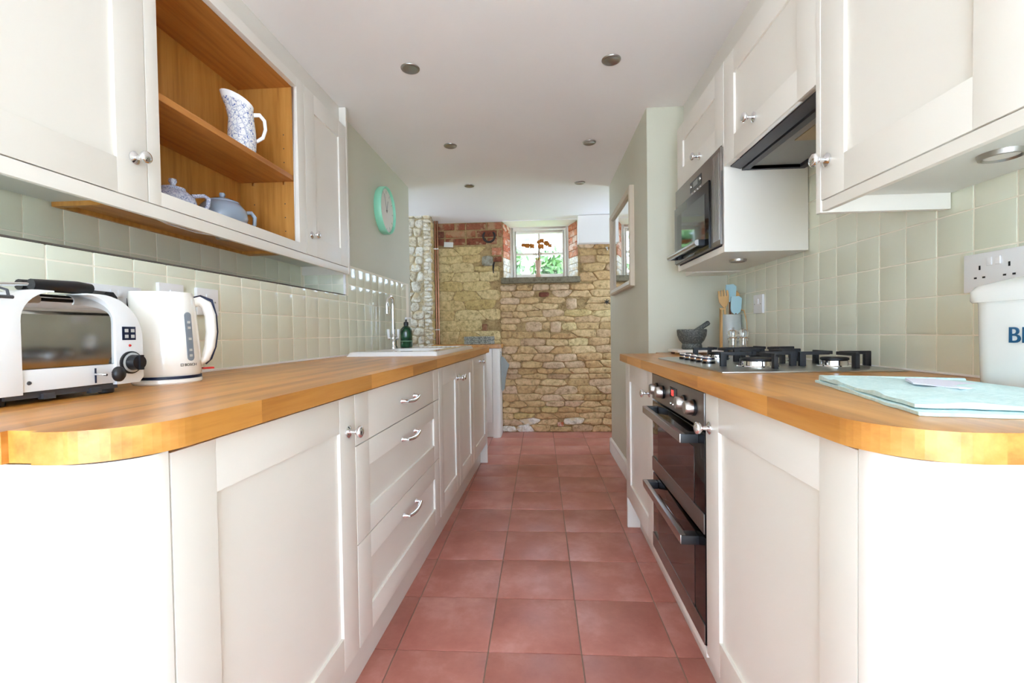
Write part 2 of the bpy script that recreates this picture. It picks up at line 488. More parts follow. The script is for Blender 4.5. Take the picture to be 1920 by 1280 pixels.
g = MB(); g.prism([(xa(.3)-.008, .3), (xa(.3)+.0015, .3), (xa(YR)+.0015, YR), (xa(YR)-.008, YR)], LEDGE+.0002, LEDGE+.0042)
g.build('ledge_dark_strip', 'dark_brown', wall_left)  # thin dark strip along the top of the lower tiled wall
g = MB(); g.box(xa(YR)-.010, xa(YR)+.002, YR-.012, YR-.001, LEDGE+.005, 1.43)
g.build('tile_trim', 'white_plastic', wall_left, bevel=.001)

# right wall + pier
g = MB(); g.box(WR_X+.008, 1.6, -.3, PIER_Y0+.02, 0, 2.45)
wall_right = struct(g.build('wall_right', 'sage_paint'))
g = MB(); g.box(WR_X-.0005, WR_X+.008, .3, PIER_Y0, .9, 1.75)
g.build('grout', 'wall_grout', wall_right)
for r in range(8):
    z0 = WZR+.002+.1008*r
    for k in range(-8, 14):
        y = 1.269+.1015*(k+.5)
        if y > PIER_Y0-.02 or y < .5: continue
        wd = .0973
        put_tile(wall_right, WR_X-.002, y, z0+.049, wd, .0972, math.pi)
g = MB(); g.box(WR_X-.006, WR_X+.004, .45, PIER_Y0-.001, WZR+.0002, WZR+.006)
g.build('sealant', 'silicone_bead', wall_right, bevel=.002)
g = MB(); g.box(PIER_X, 1.62, PIER_Y0, PIER_Y1, 0, 2.45)
pier = struct(g.build('wall_pier', 'sage_paint', bevel=.004))
g = MB()
sk = [(0, 0), (-.016, 0), (-.016, .085), (-.012, .095), (-.013, .105), (-.006, .118), (0, .122)]
g.rings([[(PIER_X+x, PIER_Y0-.01, z) for x, z in sk], [(PIER_X+x, PIER_Y1+.016, z) for x, z in sk]])
g.rings([[(PIER_X-.016, PIER_Y1-x, z) for x, z in sk], [(1.4, PIER_Y1-x, z) for x, z in sk]])
struct(g.build('baseboard_pier', 'skirting_paint', smooth=30))

# rear part of the room behind the camera: side walls and a wide glazed opening
g = MB(); g.box(-2.4, -1.9, BACK_Y, 3.86, 0, 2.45); g.box(-1.9, -1.6, BACK_Y, -.3, 0, 2.45)
struct(g.build('wall_rear_left', 'skirting_paint'))
g = MB(); g.box(1.6, 2.0, BACK_Y, -.3, 0, 2.45)
struct(g.build('wall_rear_right', 'skirting_paint'))
g = MB(); g.box(-2.4, -1.05, BACK_Y-.12, BACK_Y, 0, 2.45); g.box(1.05, 2.0, BACK_Y-.12, BACK_Y, 0, 2.45); g.box(-1.05, 1.05, BACK_Y-.12, BACK_Y, 2.17, 2.45)
struct(g.build('wall_back', 'skirting_paint'))
g = MB()
for k in range(3):
    x0 = -1.05+k*.7; x1 = x0+.7
    g.box(x0, x0+.05, BACK_Y-.09, BACK_Y-.04, 0, 2.17); g.box(x1-.05, x1, BACK_Y-.09, BACK_Y-.04, 0, 2.17)
    g.box(x0+.05, x1-.05, BACK_Y-.09, BACK_Y-.04, 0, .09); g.box(x0+.05, x1-.05, BACK_Y-.09, BACK_Y-.04, 2.11, 2.17)
d1 = struct(g.build('door_1', 'skirting_paint'))
g = MB()
for k in range(3):
    x0 = -1.05+k*.7
    g.box(x0+.05, x0+.65, BACK_Y-.067, BACK_Y-.063, .09, 2.11)
g.build('pane', 'pane_glass', d1)

# far end: alcove walls, added side door and alcove window
g = MB(); g.box(-2.4, -2.2, 3.86, 3.92, 0, 2.45); g.box(-2.4, -2.2, 4.52, FARY+.3, 0, 2.45); g.box(-2.4, -2.2, 3.92, 4.52, 0, .95); g.box(-2.4, -2.2, 3.92, 4.52, 2.05, 2.45)
struct(g.build('wall_alcove', 'sage_paint'))
g = MB()
for a in ((3.92, 3.97, .95, 2.05), (4.47, 4.52, .95, 2.05), (3.97, 4.47, .95, 1.35), (3.97, 4.47, 2.0, 2.05)): g.box(-2.33, -2.27, *a)
w2 = struct(g.build('added_alcove_window', 'skirting_paint'))  # unseen window, added to let daylight into the alcove end
MB().box(-2.302, -2.298, 3.97, 4.47, 1.35, 2.0).build('pane', 'pane_glass', w2)
g = MB(); g.box(1.62, 1.8, 3.9, 4.05, 0, 2.45); g.box(1.62, 1.8, 4.71, FARY+.3, 0, 2.45); g.box(1.62, 1.8, 4.05, 4.71, 2.06, 2.45)
struct(g.build('wall_side', 'sage_paint'))
g = MB()
for a in ((4.05, 4.12, 0, 2.06), (4.64, 4.71, 0, 2.06), (4.12, 4.64, 0, .95), (4.12, 4.64, 1.98, 2.06)):
    g.box(1.68, 1.72, *a)
d2 = struct(g.build('added_side_door', 'skirting_paint'))  # unseen part-glazed door, added to brighten the stone wall end
MB().box(1.698, 1.702, 4.12, 4.64, .95, 1.98).build('pane', 'pane_glass', d2)

# ------------------------------------------------------------------ stone wall at the far end
g = MB()
F0 = FARY+.012
g.prism([(-2.3, F0), (-.375, F0), (-.315, 4.97), (-.315, 5.12), (-2.3, 5.12)], 0, 2.45)
g.prism([(.40, F0), (1.9, F0), (1.9, 5.12), (.325, 5.12), (.325, 4.97)], 0, 2.45)
g.box(-.375, .40, F0, 5.12, 0, 1.546)
g.box(-.375, .40, F0, 5.12, 2.19, 2.45)
wall_far = struct(g.build('wall_far', 'mortar'))

def stone_mesh(wd, h, d, mat, rough=.13, npt=16, e=4.0):
    pts = []
    ph = random.uniform(0, 100)
    for k in range(npt):
        a = 2*math.pi*(k+.5)/npt
        c, s = math.cos(a), math.sin(a)
        x = math.copysign(abs(c)**(2/e), c)*wd/2; z = math.copysign(abs(s)**(2/e), s)*h/2
        j = 1+rough*(noise.noise(Vector((ph+2*c, 2*s, ph)))-.1)
        pts.append((x*j, z*(1+rough*1.4*noise.noise(Vector((ph, 2*c, 2*s))))))
    inset = min(wd, h)*(.12 if e < 8 else .05)
    def ring(k, y):
        kx, kz = max(.05, 1-2*k/wd), max(.05, 1-2*k/h)
        return [(x*kx, y*(1+.35*noise.noise(Vector((x*9+ph, z*9, y*30)))) if y < 0 else y, z*kz) for x, z in pts]
    g = MB(); g.rings([ring(0, .03), ring(0, -.15*d), ring(inset*.7, -.75*d), ring(inset*2.1, -d*1.0)], cap0=False)
    return g.mesh('stone', mat, smooth=35)
def put_stone(parent, x0, x1, z0, z1, y, mat, d=.014, name='stone', rough=.13, rotz=0, loc=None):
    wd, h = x1-x0, z1-z0
    me = stone_mesh(wd-.004, h-.004, d, mat, rough, *((24, 14.0) if name == 'brick' else (16, 4.0)))
    if loc is None: loc = ((x0+x1)/2, y, (z0+z1)/2)
    return link(name, me, parent, loc, (0, random.uniform(-.025, .025) if name == 'stone' else 0, rotz))
def intervals(x0, x1, z0, z1, excl):
    seg = [(x0, x1)]
    for a0, a1, b0, b1 in excl:
        if b0 < z1-.012 and b1 > z0+.012:
            ns = []
            for s0, s1 in seg:
                if a1 <= s0 or a0 >= s1: ns.append((s0, s1)); continue
                if a0 > s0: ns.append((s0, a0))
                if a1 < s1: ns.append((a1, s1))
            seg = ns
    return [s for s in seg if s[1]-s[0] > .035]
rs = random.Random(21)
special = [  # stones that stand out in the wall: x0,x1,z0,z1,material,name
    (-.60, -.475, 1.735, 1.845, 'stone_grey', 'stone'),
    (-.01, .10, 1.40, 1.455, 'brick_red', 'stone'),
    (.27, .385, 1.27, 1.39, 'stone_pink', 'stone'),
    (-.605, -.545, 1.06, 1.135, 'brick_red', 'brick'),
    (-.49, -.385, 1.845, 1.925, 'brick_bright', 'brick'),
    (-.475, -.385, 1.775, 1.835, 'brick_red', 'brick'),
    (.105, .225, 1.03, 1.15, 'stone_pink', 'stone'),
    (-.155, .02, 1.045, 1.15, 'stone_pink', 'stone'),
    (.17, .235, .055, .105, 'brick_bright', 'brick'),
]
excl = [(-.39, .41, 1.535, 2.25), (-1.12, -.375, 1.945, 2.25), (.38, 1.0, 1.94, 2.25)]+[s[:4] for s in special]
for x0, x1, z0, z1, mt, nm in special:
    put_stone(wall_far, x0, x1, z0, z1, FARY+.012, mt, .014, nm, .08)
def half(poly, nx, nz, c):           # keep nx*x+nz*z <= c
    res = []
    for j in range(len(poly)):
        p, q = poly[j], poly[(j+1) % len(poly)]
        sp, sq = nx*p[0]+nz*p[1]-c, nx*q[0]+nz*q[1]-c
        if sp <= 0: res.append(p)
        if (sp < 0 < sq) or (sq < 0 < sp):
            t_ = sp/(sp-sq); res.append((p[0]+(q[0]-p[0])*t_, p[1]+(q[1]-p[1])*t_))
    return res
def cell_mesh(poly, d, mat, gap, rnd, seed):
    cx = sum(p[0] for p in poly)/len(poly); cz = sum(p[1] for p in poly)/len(poly)
    pts = poly
    pp = []                                    # split long sides, then round the corners
    for j in range(len(pts)):
        a, b = pts[j], pts[(j+1) % len(pts)]
        L = math.hypot(b[0]-a[0], b[1]-a[1])
        k = max(1, int(L/.05))
        for q in range(k): pp.append((a[0]+(b[0]-a[0])*q/k, a[1]+(b[1]-a[1])*q/k))
    for _ in range(2):
        pp = [((1-t_)*pp[j][0]+t_*pp[(j+1) % len(pp)][0], (1-t_)*pp[j][1]+t_*pp[(j+1) % len(pp)][1]) for j in range(len(pp)) for t_ in (.25, .75)] if len(pp) < 22 else pp
    w2 = max(abs(p[0]-cx) for p in pp); h2 = max(abs(p[1]-cz) for p in pp)
    def ring(k, y):
        kx, kz = max(.1, 1-k/w2), max(.1, 1-k/h2)
        out = []
        for x, z in pp:
            jx = rnd*noise.noise(Vector((x*18, z*18, seed))); jz = rnd*noise.noise(Vector((x*18, z*18, seed+9)))
            X, Z = (x-cx)*kx+jx, (z-cz)*kz+jz
            yy = y if y > 0 else y*(1+.7*noise.noise(Vector((X*14+seed, Z*14, 2.0))))
            out.append((X, yy, Z))
        return out
    g = MB(); g.rings([ring(gap, .03), ring(gap, -.1*d), ring(gap+h2*.10, -.7*d), ring(gap+h2*.30, -d)], cap0=False)
    return g.mesh('stone', mat, smooth=35), (cx, cz)
def rubble(parent, x0, x1, z0, z1, hrow, wrow, excl, y, pick, seed):
    r_ = random.Random(seed); seeds = []
    z = z0
    while z < z1:
        h = r_.uniform(*hrow); x = x0-r_.uniform(0, .1)
        while x < x1+.1:
            w_ = r_.uniform(*wrow)
            seeds.append((x+w_/2, z+h/2+r_.uniform(-.13, .13)*h)); x += w_
        z += h
    AX = (hrow[0]+hrow[1])/(wrow[0]+wrow[1])*.72
    for i, (sx, sz) in enumerate(seeds):
        if any(a < sx < b and c < sz < e for a, b, c, e in excl): continue
        if not (x0 < sx < x1 and z0 < sz < z1+.02): continue
        poly = [(x0, z0), (x1, z0), (x1, z1), (x0, z1)]
        for j, (tx, tz) in enumerate(seeds):
            if j == i or abs(tx-sx) > .6 or abs(tz-sz) > .35: continue
            nx, nz = (tx-sx)*AX*AX, (tz-sz)
            c = nx*(sx+tx)/2+nz*(sz+tz)/2
            poly = half(poly, nx, nz, c)
            if len(poly) < 3: break
        for a, b, c, e in excl:
            if len(poly) < 3: break
            if max(p[0] for p in poly) <= a or min(p[0] for p in poly) >= b or max(p[1] for p in poly) <= c or min(p[1] for p in poly) >= e: continue
            d_ = [(a-sx)*.6, (sx-b)*.6, c-sz, sz-e]; k = d_.index(max(d_))
            poly = half(poly, *((1, 0, a), (-1, 0, -b), (0, 1, c), (0, -1, -e))[k])
        if len(poly) < 3: continue
        if max(p[0] for p in poly)-min(p[0] for p in poly) < .03 or max(p[1] for p in poly)-min(p[1] for p in poly) < .02: continue
        mt, d, gap, rnd = pick(r_, sx, sz)
        me, (cx, cz) = cell_mesh(poly, d, mt, gap, rnd, i*1.7)
        link('stone', me, parent, (cx, y, cz))
def pick_gold(r_, x, z): return ('stone_gold', r_.uniform(.003, .007), .0012, .004)
def pick_buff(r_, x, z):
    q = r_.random()
    mt = 'stone_buff' if q < .86 else ('stone_pink' if q < .95 else 'stone_gold')
    if z < .16: mt = 'stone_lime' if q < .5 else 'stone_buff'
    return (mt, r_.uniform(.005, .020), .0016, .006)
rubble(wall_far, -1.10, -.41, .86, 2.19, (.075, .125), (.19, .36), excl, FARY+.010, pick_gold, 4)
rubble(wall_far, -.41, 1.02, .0, 2.19, (.048, .105), (.13, .30), excl, FARY+.012, pick_buff, 12)
# brick courses under the ceiling
for r in range(3):
    z0 = 1.955+.078*r
    x = -1.09-.11*(r % 2)
    k = 0
    while x < -.39:
        wd = .215 if (k+r) % 3 else .105
        x1 = min(x+wd, -.378)
        if x1-max(x, -1.1) > .03 and not (r == 0 and x1 > -.47 and x1-x < .06):
            put_stone(wall_far, max(x, -1.1)+.002, x1-.002, z0+.003, z0+.075, FARY+.012, 'brick_red', .008, 'brick', .03)
        x += wd+.006; k += 1
# bricks lining the window reveals
for k in range(8):
    z0 = 1.61+.071*k
    for sx, xf, xk in ((-1, -.375, -.315), (1, .40, .325)):
        mt = 'brick_bright' if z0 > 1.76 else 'stone_lime'
        L = math.hypot(xk-xf, .2); a = math.atan2(.2, xk-xf)
        n1 = 2 if k % 2 else 1
        for q in range(n1):
            me = MB().box(-L/2/n1+.003, L/2/n1-.003, -.008, .012, -.033, .033).mesh('brick', mt, .003, 40)
            t_ = (q+.5)/n1
            o = link('brick', me, wall_far, (xf+(xk-xf)*t_, F0+.196*t_, z0+.034), (0, 0, a if sx > 0 else a))
# slate sill
g = MB(); g.box(-.395, .418, FARY-.035, 4.985, 1.548, 1.606)
sill = g.build('window_sill', 'slate_sill', bevel=.006)
struct(sill)
# window
g = MB()
g.box(-.315, -.280, 4.96, 5.04, 1.606, 2.166); g.box(.290, .325, 4.96, 5.04, 1.606, 2.166)
g.box(-.280, .290, 4.96, 5.04, 2.134, 2.166); g.box(-.280, .290, 4.96, 5.04, 1.606, 1.634)
win = struct(g.build('window_1', 'skirting_paint', bevel=.003))
g = MB()
g.box(-.280, -.247, 4.985, 5.025, 1.634, 2.134); g.box(.257, .290, 4.985, 5.025, 1.634, 2.134)
g.box(-.247, .257, 4.985, 5.025, 2.104, 2.134); g.box(-.247, .257, 4.985, 5.025, 1.634, 1.668)
g.build('sash', 'skirting_paint', win, bevel=.003)
g = MB(); g.box(-.010, .014, 4.985, 5.025, 1.668, 2.104)
g.build('glazing_bar', 'skirting_paint', win, bevel=.002)
g = MB(); g.box(-.247, -.008, 4.985, 5.025, 1.874, 1.897); g.box(.012, .257, 4.985, 5.025, 1.874, 1.897)
g.build('glazing_bar', 'skirting_paint', win, bevel=.002)
for x0, x1 in ((-.247, -.008), (.012, .257)):
    for z0, z1 in ((1.668, 1.878), (1.895, 2.104)):
        MB().box(x0, x1, 5.003, 5.007, z0, z1).build('pane', 'pane_glass', win)
g = MB(); g.box(-.06, .06, 4.955, 4.965, 1.622, 1.632)
g.build('latch', 'satin_nickel', win, bevel=.002)
g = MB()
g.rings([[(-.375, FARY-.012, 2.186), (.40, FARY-.012, 2.186), (.40, FARY-.012, 2.20), (-.375, FARY-.012, 2.20)],
         [(-.318, 4.962, 2.166), (.328, 4.962, 2.166), (.328, 4.962, 2.20), (-.318, 4.962, 2.20)]])
struct(g.build('trim_1', 'ceiling_paint'))

# limewashed stone pier in the left corner
PY = 4.58
g = MB(); g.box(-2.2, -1.09, PY+.014, FARY+.1, 0, 2.3)
pil = struct(g.build('wall_stone_pier', 'mortar_lime'))
rubble(pil, -1.48, -1.165, .86, 2.25, (.07, .12), (.07, .13), [], PY+.012, lambda r_, x, z: ('stone_lime', r_.uniform(.008, .024), .003, .010), 31)
rubble(pil, -1.165, -1.082, .86, 2.25, (.026, .05), (.07, .09), [], PY+.012, lambda r_, x, z: ('stone_lime', r_.uniform(.006, .02), .0015, .004), 33)
z = .9
while z < 2.2:
    h = rs.uniform(.07, .12)
    put_stone(pil, 0, .17, z, min(z+h, 2.24), 0, 'stone_gold', .01, rotz=math.pi/2, loc=(-1.092, PY+.10, z+h/2))
    z += h
# white boxed-in cupboard against the stone
g = MB(); g.box(.395, 1.0, 4.66, FARY+.01, 1.93, 2.205)
ob = g.build('boxed_in_casing', 'ceiling_paint', bevel=.003)
tag(ob, 'white boxed-in casing on the stone wall right of the window', 'casing')

# ------------------------------------------------------------------ outdoors
g = MB(); g.box(-9, 9, 5.3, 16, -.4, -.3); struct(g.build('ground', 'grass'))
g = MB(); g.box(-12, 12, -16, BACK_Y-.13, -.2, -.05); struct(g.build('ground_bounce', 'pale_bounce'))  # unseen pale terrace, added to reflect daylight up to the ceiling
def tree(x, y, zb, h, r, nleaf, label, seed):
    rr = random.Random(seed)
    t_ = thing('garden_tree', label, 'tree', (x, y, zb), 0, 'trees beyond the window')
    g = MB(); g.tube([(0, 0, 0), (.05, 0, h*.4), (0, .05, h*.8)], [.14, .1, .05], 8); g.build('trunk', 'bark', t_, smooth=60)
    g = MB()
    cl = [(rr.gauss(0, r*.45), rr.gauss(0, r*.3), h*rr.uniform(.3, 1.0)) for _ in range(14)]
    for _ in range(nleaf):
        c = rr.choice(cl)
        p = Vector((c[0]+rr.gauss(0, r*.24), c[1]+rr.gauss(0, r*.2), c[2]+rr.gauss(0, r*.22)))
        u = Vector((rr.gauss(0, 1), rr.gauss(0, 1), rr.gauss(0, 1))).normalized(); v = u.orthogonal().normalized()
        L, W = rr.uniform(.07, .12), rr.uniform(.04, .06)
        g.add([p-u*L, p+v*W, p+u*L, p-v*W], [(0, 1, 2, 3)])
    me = bpy.data.meshes.new('foliage'); me.from_pydata(g.v, [], g.f); me.materials.append(MATS['leaf'])
    o = link('foliage', me, t_); o['kind'] = 'stuff'
tree(-.8, 7.3, -.3, 2.75, .62, 2400, 'sunlit leafy tree beyond the left half of the window', 3)
tree(.62, 9.4, -.3, 3.0, .75, 3000, 'bright green leafy tree beyond the right half of the window', 5)

# ------------------------------------------------------------------ joinery helpers (local x outward*s, y along the run)
def bxs(g, s, a, b, y0, y1, z0, z1): return g.box(s*a, s*b, y0, y1, z0, z1)
def knob(parent, s, y, z, x=0):
    M = axis_m((s*x, y, z), (s, 0, 0))
    g = MB(); g.lathe([(.0, 0), (.0165, 0), (.0165, .003), (.012, .006), (.006, .009), (.0055, .019), (.010, .023), (.0155, .028), (.017, .033), (.014, .038), (.007, .0405), (0, .041)], 20, M)
    return g.build('knob', 'chrome', parent, smooth=50)
def bow_handle(parent, s, y, z, L=.16):
    g = MB(); pts = []
    for i in range(13):
        t_ = i/12; pts.append((s*(.022+.006*math.sin(math.pi*t_)), y-L/2+L*t_, z-.006*math.sin(math.pi*t_)))
    g.tube(pts, [.0055+.002*math.sin(math.pi*i/12) for i in range(13)], 8)
    for e in (-1, 1):
        g.lathe([(0, 0), (.009, 0), (.009, .003), (.0055, .006), (.0055, .026), (0, .028)], 12, axis_m((0, y+e*L/2*.96, z), (s, 0, 0)))
    return g.build('handle', 'chrome', parent, smooth=50)
def shaker(parent, s, y0, y1, z0, z1, st=.088, rail=None, name='door', knobs=(), th=.02, rec=.008, flat=False, front=0.0):
    rail = rail or st
    g = MB()
    for a, b in ((y0, y0+st), (y1-st, y1)): bxs(g, s, front-th, front, a, b, z0, z1)
    if flat:
        bxs(g, s, front-th, front-.0003, y0+st, y1-st, z0, z1)
    else:
        for a, b in ((z0, z0+rail), (z1-rail, z1)): bxs(g, s, front-th, front-.0002, y0+st, y1-st, a, b)
    d = g.build(name, 'cream_paint', parent, bevel=.0016)
    if not flat:
        p = MB(); bxs(p, s, front-th+.003, front-rec, y0+st-.002, y1-st+.002, z0+rail-.002, z1-rail+.002)
        p.build('panel', 'cream_paint', d)
    for y, z in knobs: knob(d, s, y, z, front)
    return d
def carcass(parent, s, y0, y1, z0, z1, depth, mat='carcass_grey', top=True, inset=.0225, name='body'):
    g = MB(); t_ = .018
    bxs(g, s, -depth, -inset, y0, y0+t_, z0, z1); bxs(g, s, -depth, -inset, y1-t_, y1, z0, z1)
    bxs(g, s, -depth, -inset, y0+t_, y1-t_, z0, z0+t_)
    bxs(g, s, -depth, -depth+.01, y0+t_, y1-t_, z0+t_, z1)
    if top: bxs(g, s, -depth+.01, -inset, y0+t_, y1-t_, z1-t_, z1)
    return g.build(name, mat, parent)
def run_loc(X0, t_, y): return (X0+t_*y, y, 0)

# ------------------------------------------------------------------ left base units
LX, LT = -.555, .0333
LR = -math.atan(LT)
LBOT, LTOP = .165, WZL-.046
def lunit(name, label, y0): return thing(name, label, 'cabinet', run_loc(LX, LT, y0), LR)
ys = [.624, 1.235, 2.145, 2.592, 3.042, 3.655]
DEP = .535
u = lunit('base_cabinet', 'cream base cabinet with one panelled door, nearest on the left under the toaster', ys[0])
wd = ys[1]-ys[0]
carcass(u, 1, .002, wd-.002, .15, LTOP, DEP)
shaker(u, 1, .003, wd-.002, LBOT, LTOP-.004, knobs=((wd-.042, .782),))
u = lunit('drawer_cabinet', 'cream three-drawer base cabinet with chrome bow handles beside the sink cabinet', ys[1])
wd = ys[2]-ys[1]
carcass(u, 1, .002, wd-.002, .15, LTOP, DEP)
for z0, z1, fl in ((.733, LTOP-.004, True), (.456, .730, False), (LBOT, .453, False)):
    d = shaker(u, 1, .002, wd-.002, z0, z1, st=.09, rail=.075, name='drawer', flat=fl)
    bow_handle(d, 1, wd/2, z1-.075 if fl else z1-.068, .15)
u = lunit('sink_cabinet', 'cream double-door base cabinet under the white sink', ys[2])
wd = ys[4]-ys[2]; md = ys[3]-ys[2]
carcass(u, 1, .002, wd-.002, .15, LTOP, DEP, top=False)
shaker(u, 1, .002, md-.0015, LBOT, LTOP-.004, st=.08, rail=.088, knobs=((md-.035, .79),))
shaker(u, 1, md+.0015, wd-.002, LBOT, LTOP-.004, st=.08, rail=.088, knobs=((md+.035, .79),))
u = lunit('base_cabinet', 'cream base cabinet at the far end of the left run, single knob on top rail', ys[4])
wd = ys[5]-ys[4]
carcass(u, 1, .002, wd-.022, .15, LTOP, DEP)
shaker(u, 1, .002, wd-.022, LBOT, LTOP-.004, knobs=((wd/2-.01, LTOP-.045),))
g = MB(); g.box(-DEP, 0, wd-.020, wd, 0, LTOP); g.build('end_panel', 'cream_paint', u, bevel=.001)
# plinth
g = MB(); g.box(-.018, 0, 0, ys[4]-ys[0]+.58, 0, .148)
p = g.build('plinth', 'cream_paint', bevel=.001, loc=run_loc(LX-.054, LT, ys[0]), rot=(0, 0, LR))
tag(p, 'cream plinth board along the floor under the left base cabinets', 'plinth')
# curved end panels
def curved_end(name, label, s, loc, rot, rad, ztop, width):
    pts = [(0, .0)]+[(-rad*s+s*rad*math.cos(a), -rad*math.sin(a)) for a in [math.pi/2*i/14 for i in range(15)]]
    pts += [(-s*width, -rad), (-s*width, -rad+.02)]
    inner = [(-rad*s+s*(rad-.02)*math.cos(a), -(rad-.02)*math.sin(a)) for a in [math.pi/2*(14-i)/14 for i in range(15)]]
    pts += inner
    g = MB(); n = len(pts)
    if s < 0: pts = pts[::-1]
    vs = [(x, y, 0) for x, y in pts]+[(x, y, ztop) for x, y in pts]
    outer = 17
    fs = [(i, (i+1) % n, n+(i+1) % n, n+i) for i in range(n)]
    g.add(vs, fs)
    o = g.build(name, 'cream_paint', loc=loc, rot=rot, smooth=30)
    tag(o, label, 'end panel')
curved_end('curved_end_panel', 'cream curved end panel below the near corner of the left worktop', 1, run_loc(LX, LT, ys[0]-.001), (0, 0, LR), .075, LTOP, .60)

# ------------------------------------------------------------------ worktops made of staves
def worktop(name, label, s, X0, t_, zt, th, y0, y1, depth, rad, rng, cut=None, d1=None):
    T = thing(name, label, 'worktop', (X0, 0, zt-th), -math.atan(t_))
    P = math.pi
    c = arc(-rad, y0+rad, rad, -P/2, 0, 16)           # rounded near front corner (outward = +x)
    out = [(-depth, y0)]+c+[(0, y1), (-(d1 or depth), y1)]
    rw = .0415; x = 0; r = 0
    while x < depth-.001:
        xe = min(x+rw, depth)
        y = y0-rng.uniform(0, .4)
        while y < y1:
            L = rng.uniform(.32, .78)
            segs = [(max(y, y0), min(y+L, y1))]
            if cut and xe > cut[0] and x < cut[1]:
                ns = []
                for a, b in segs:
                    if b <= cut[2] or a >= cut[3]: ns.append((a, b)); continue
                    if a < cut[2]: ns.append((a, cut[2]))
                    if b > cut[3]: ns.append((cut[3], b))
                segs = ns
            for a, b in segs:
                if b-a < .01: continue
                poly = clip_convex([(-xe, a), (-x, a), (-x, b), (-xe, b)], out)
                if len(poly) < 3: continue
                g = MB(); g.prism([(px*s, py) for px, py in poly], 0, th)
                edge = r == 0
                g.build('stave', 'oak_stave', T)
            y += L
        x = xe; r += 1
    return T
worktop('worktop', 'long oiled oak block worktop on the left holding sink and kettle', 1, -.535, LT, WZL, .042, .532, 3.685, .617, .11, random.Random(4), cut=(.14, .52, 2.40, 3.30), d1=.597)

# ------------------------------------------------------------------ right base units
RX, RT = .43, .0083
RR = -math.atan(RT)
RTOP = WZR-.041
def runit(name, label, y0, cat='cabinet'): return thing(name, label, cat, run_loc(RX, RT, y0), RR)
yr = [.657, 1.258, 1.860, 2.462]
u = runit('base_cabinet', 'cream base cabinet with one panelled door, nearest on the right beside the oven', yr[0])
wd = yr[1]-yr[0]
carcass(u, -1, .002, wd-.002, .15, RTOP, .55)
shaker(u, -1, .002, wd-.003, LBOT, RTOP-.004, knobs=((wd-.035, .784),))
u = runit('base_cabinet', 'cream base cabinet with one panelled door between oven and grey pier', yr[2])
wd = yr[3]-yr[2]
carcass(u, -1, .002, wd-.022, .15, RTOP, .55)
shaker(u, -1, .003, wd-.020, LBOT, RTOP-.004, knobs=((.045, .784),))
g = MB(); g.box(0, .55, wd-.0195, wd, 0, RTOP); g.build('end_panel', 'cream_paint', u, bevel=.001)
wd = yr[2]-yr[1]
g = MB(); g.box(.0, .02, .001, wd-.001, .150, .176)
p = g.build('oven_rail', 'cream_paint', bevel=.001, loc=run_loc(RX, RT, yr[1]), rot=(0, 0, RR)); tag(p, 'narrow cream rail directly below the double oven', 'rail')
g = MB(); g.box(0, .018, 0, yr[3]-yr[0]-.03, 0, .148)
p = g.build('plinth', 'cream_paint', bevel=.001, loc=run_loc(RX+.064, RT, yr[0]), rot=(0, 0, RR))
tag(p, 'cream plinth board along the floor under the right base cabinets', 'plinth')
curved_end('curved_end_panel', 'cream curved end panel below the near corner of the right worktop', -1, run_loc(RX, RT, yr[0]-.001), (0, 0, RR), .075, RTOP, .60)
WT = worktop('worktop', 'oiled oak block worktop on the right holding the gas hob', -1, .408, RT, WZR, .037, .562, 2.512, .625, .11, random.Random(9))
g = MB(); g.box(.215, .62, 2.512, 2.607, 0, .037); g.build('stave', 'oak_stave', WT)

# double oven
ov = thing('double_oven', 'built-in double oven with steel handles and five control knobs', 'oven', run_loc(RX, RT, yr[1]), RR)
wd = yr[2]-yr[1]
g = MB(); g.box(.024, .55, .022, wd-.022, .178, RTOP-.01); g.build('body', 'dark_grey_metal', ov)
g = MB(); g.box(-.002, .023, .004, wd-.004, .772, RTOP-.006); g.build('control_panel', 'oven_steel', ov, bevel=.0015)
def oven_door(z0, z1, strip0, strip1):
    g = MB(); g.box(-.001, .022, .004, wd-.004, z0, z1); d = g.build('oven_door', 'black_gloss', ov, bevel=.002)
    g = MB(); g.box(-.0025, -.001, .09, wd-.09, z0+.055, z1-.06); g.build('door_window', 'oven_glass', d)
    g = MB(); g.box(-.004, -.0012, .004, wd-.004, strip0, strip1); g.build('steel_strip', 'oven_steel', d, bevel=.0008)
    zh = z1-.028
    g = MB(); g.box(-.052, -.036, .055, wd-.055, zh-.013, zh+.013); h = g.build('handle', 'brushed_steel', d, bevel=.003)
    for y in (.055, wd-.085):
        g = MB(); g.box(-.050, -.0015, y-.004, y+.034, zh-.0125, zh+.0125); g.build('handle_bracket', 'black_plastic', h, bevel=.002)
oven_door(.484, .764, .486, .540)
oven_door(.180, .476, .182, .236)
for k, (y, z) in enumerate(((.075, .822), (.155, .822), (.395, .822), (.495, .822), (.570, .822))):
    pass
for y in (.085, .175, .425, .515, ):
    M = axis_m((-.002, y, .818), (-1, 0, 0))
    g = MB(); g.lathe([(0, 0), (.024, 0), (.024, .006), (.0215, .007)], 24, M); kb = g.build('knob', 'black_plastic', ov, smooth=40)
    g = MB(); g.lathe([(0, .007), (.021, .007), (.0195, .026), (.017, .029), (0, .029)], 24, M); g.build('knob_cap', 'brushed_steel', kb, smooth=40)
g = MB(); g.lathe([(0, 0), (.02, 0), (.02, .012), (0, .012)], 24, axis_m((-.002, .06, .818), (-1, 0, 0))); 
g = MB(); g.box(-.0035, -.002, .255, .335, .815, .850); dp = g.build('display', 'black_gloss', ov)
text_mesh('clock_digits', '88', .028, 'red_led', dp, Matrix.Translation((-.0038, .316, .822)) @ Matrix(((0, 0, -1, 0), (-1, 0, 0, 0), (0, 1, 0, 0), (0, 0, 0, 1))))
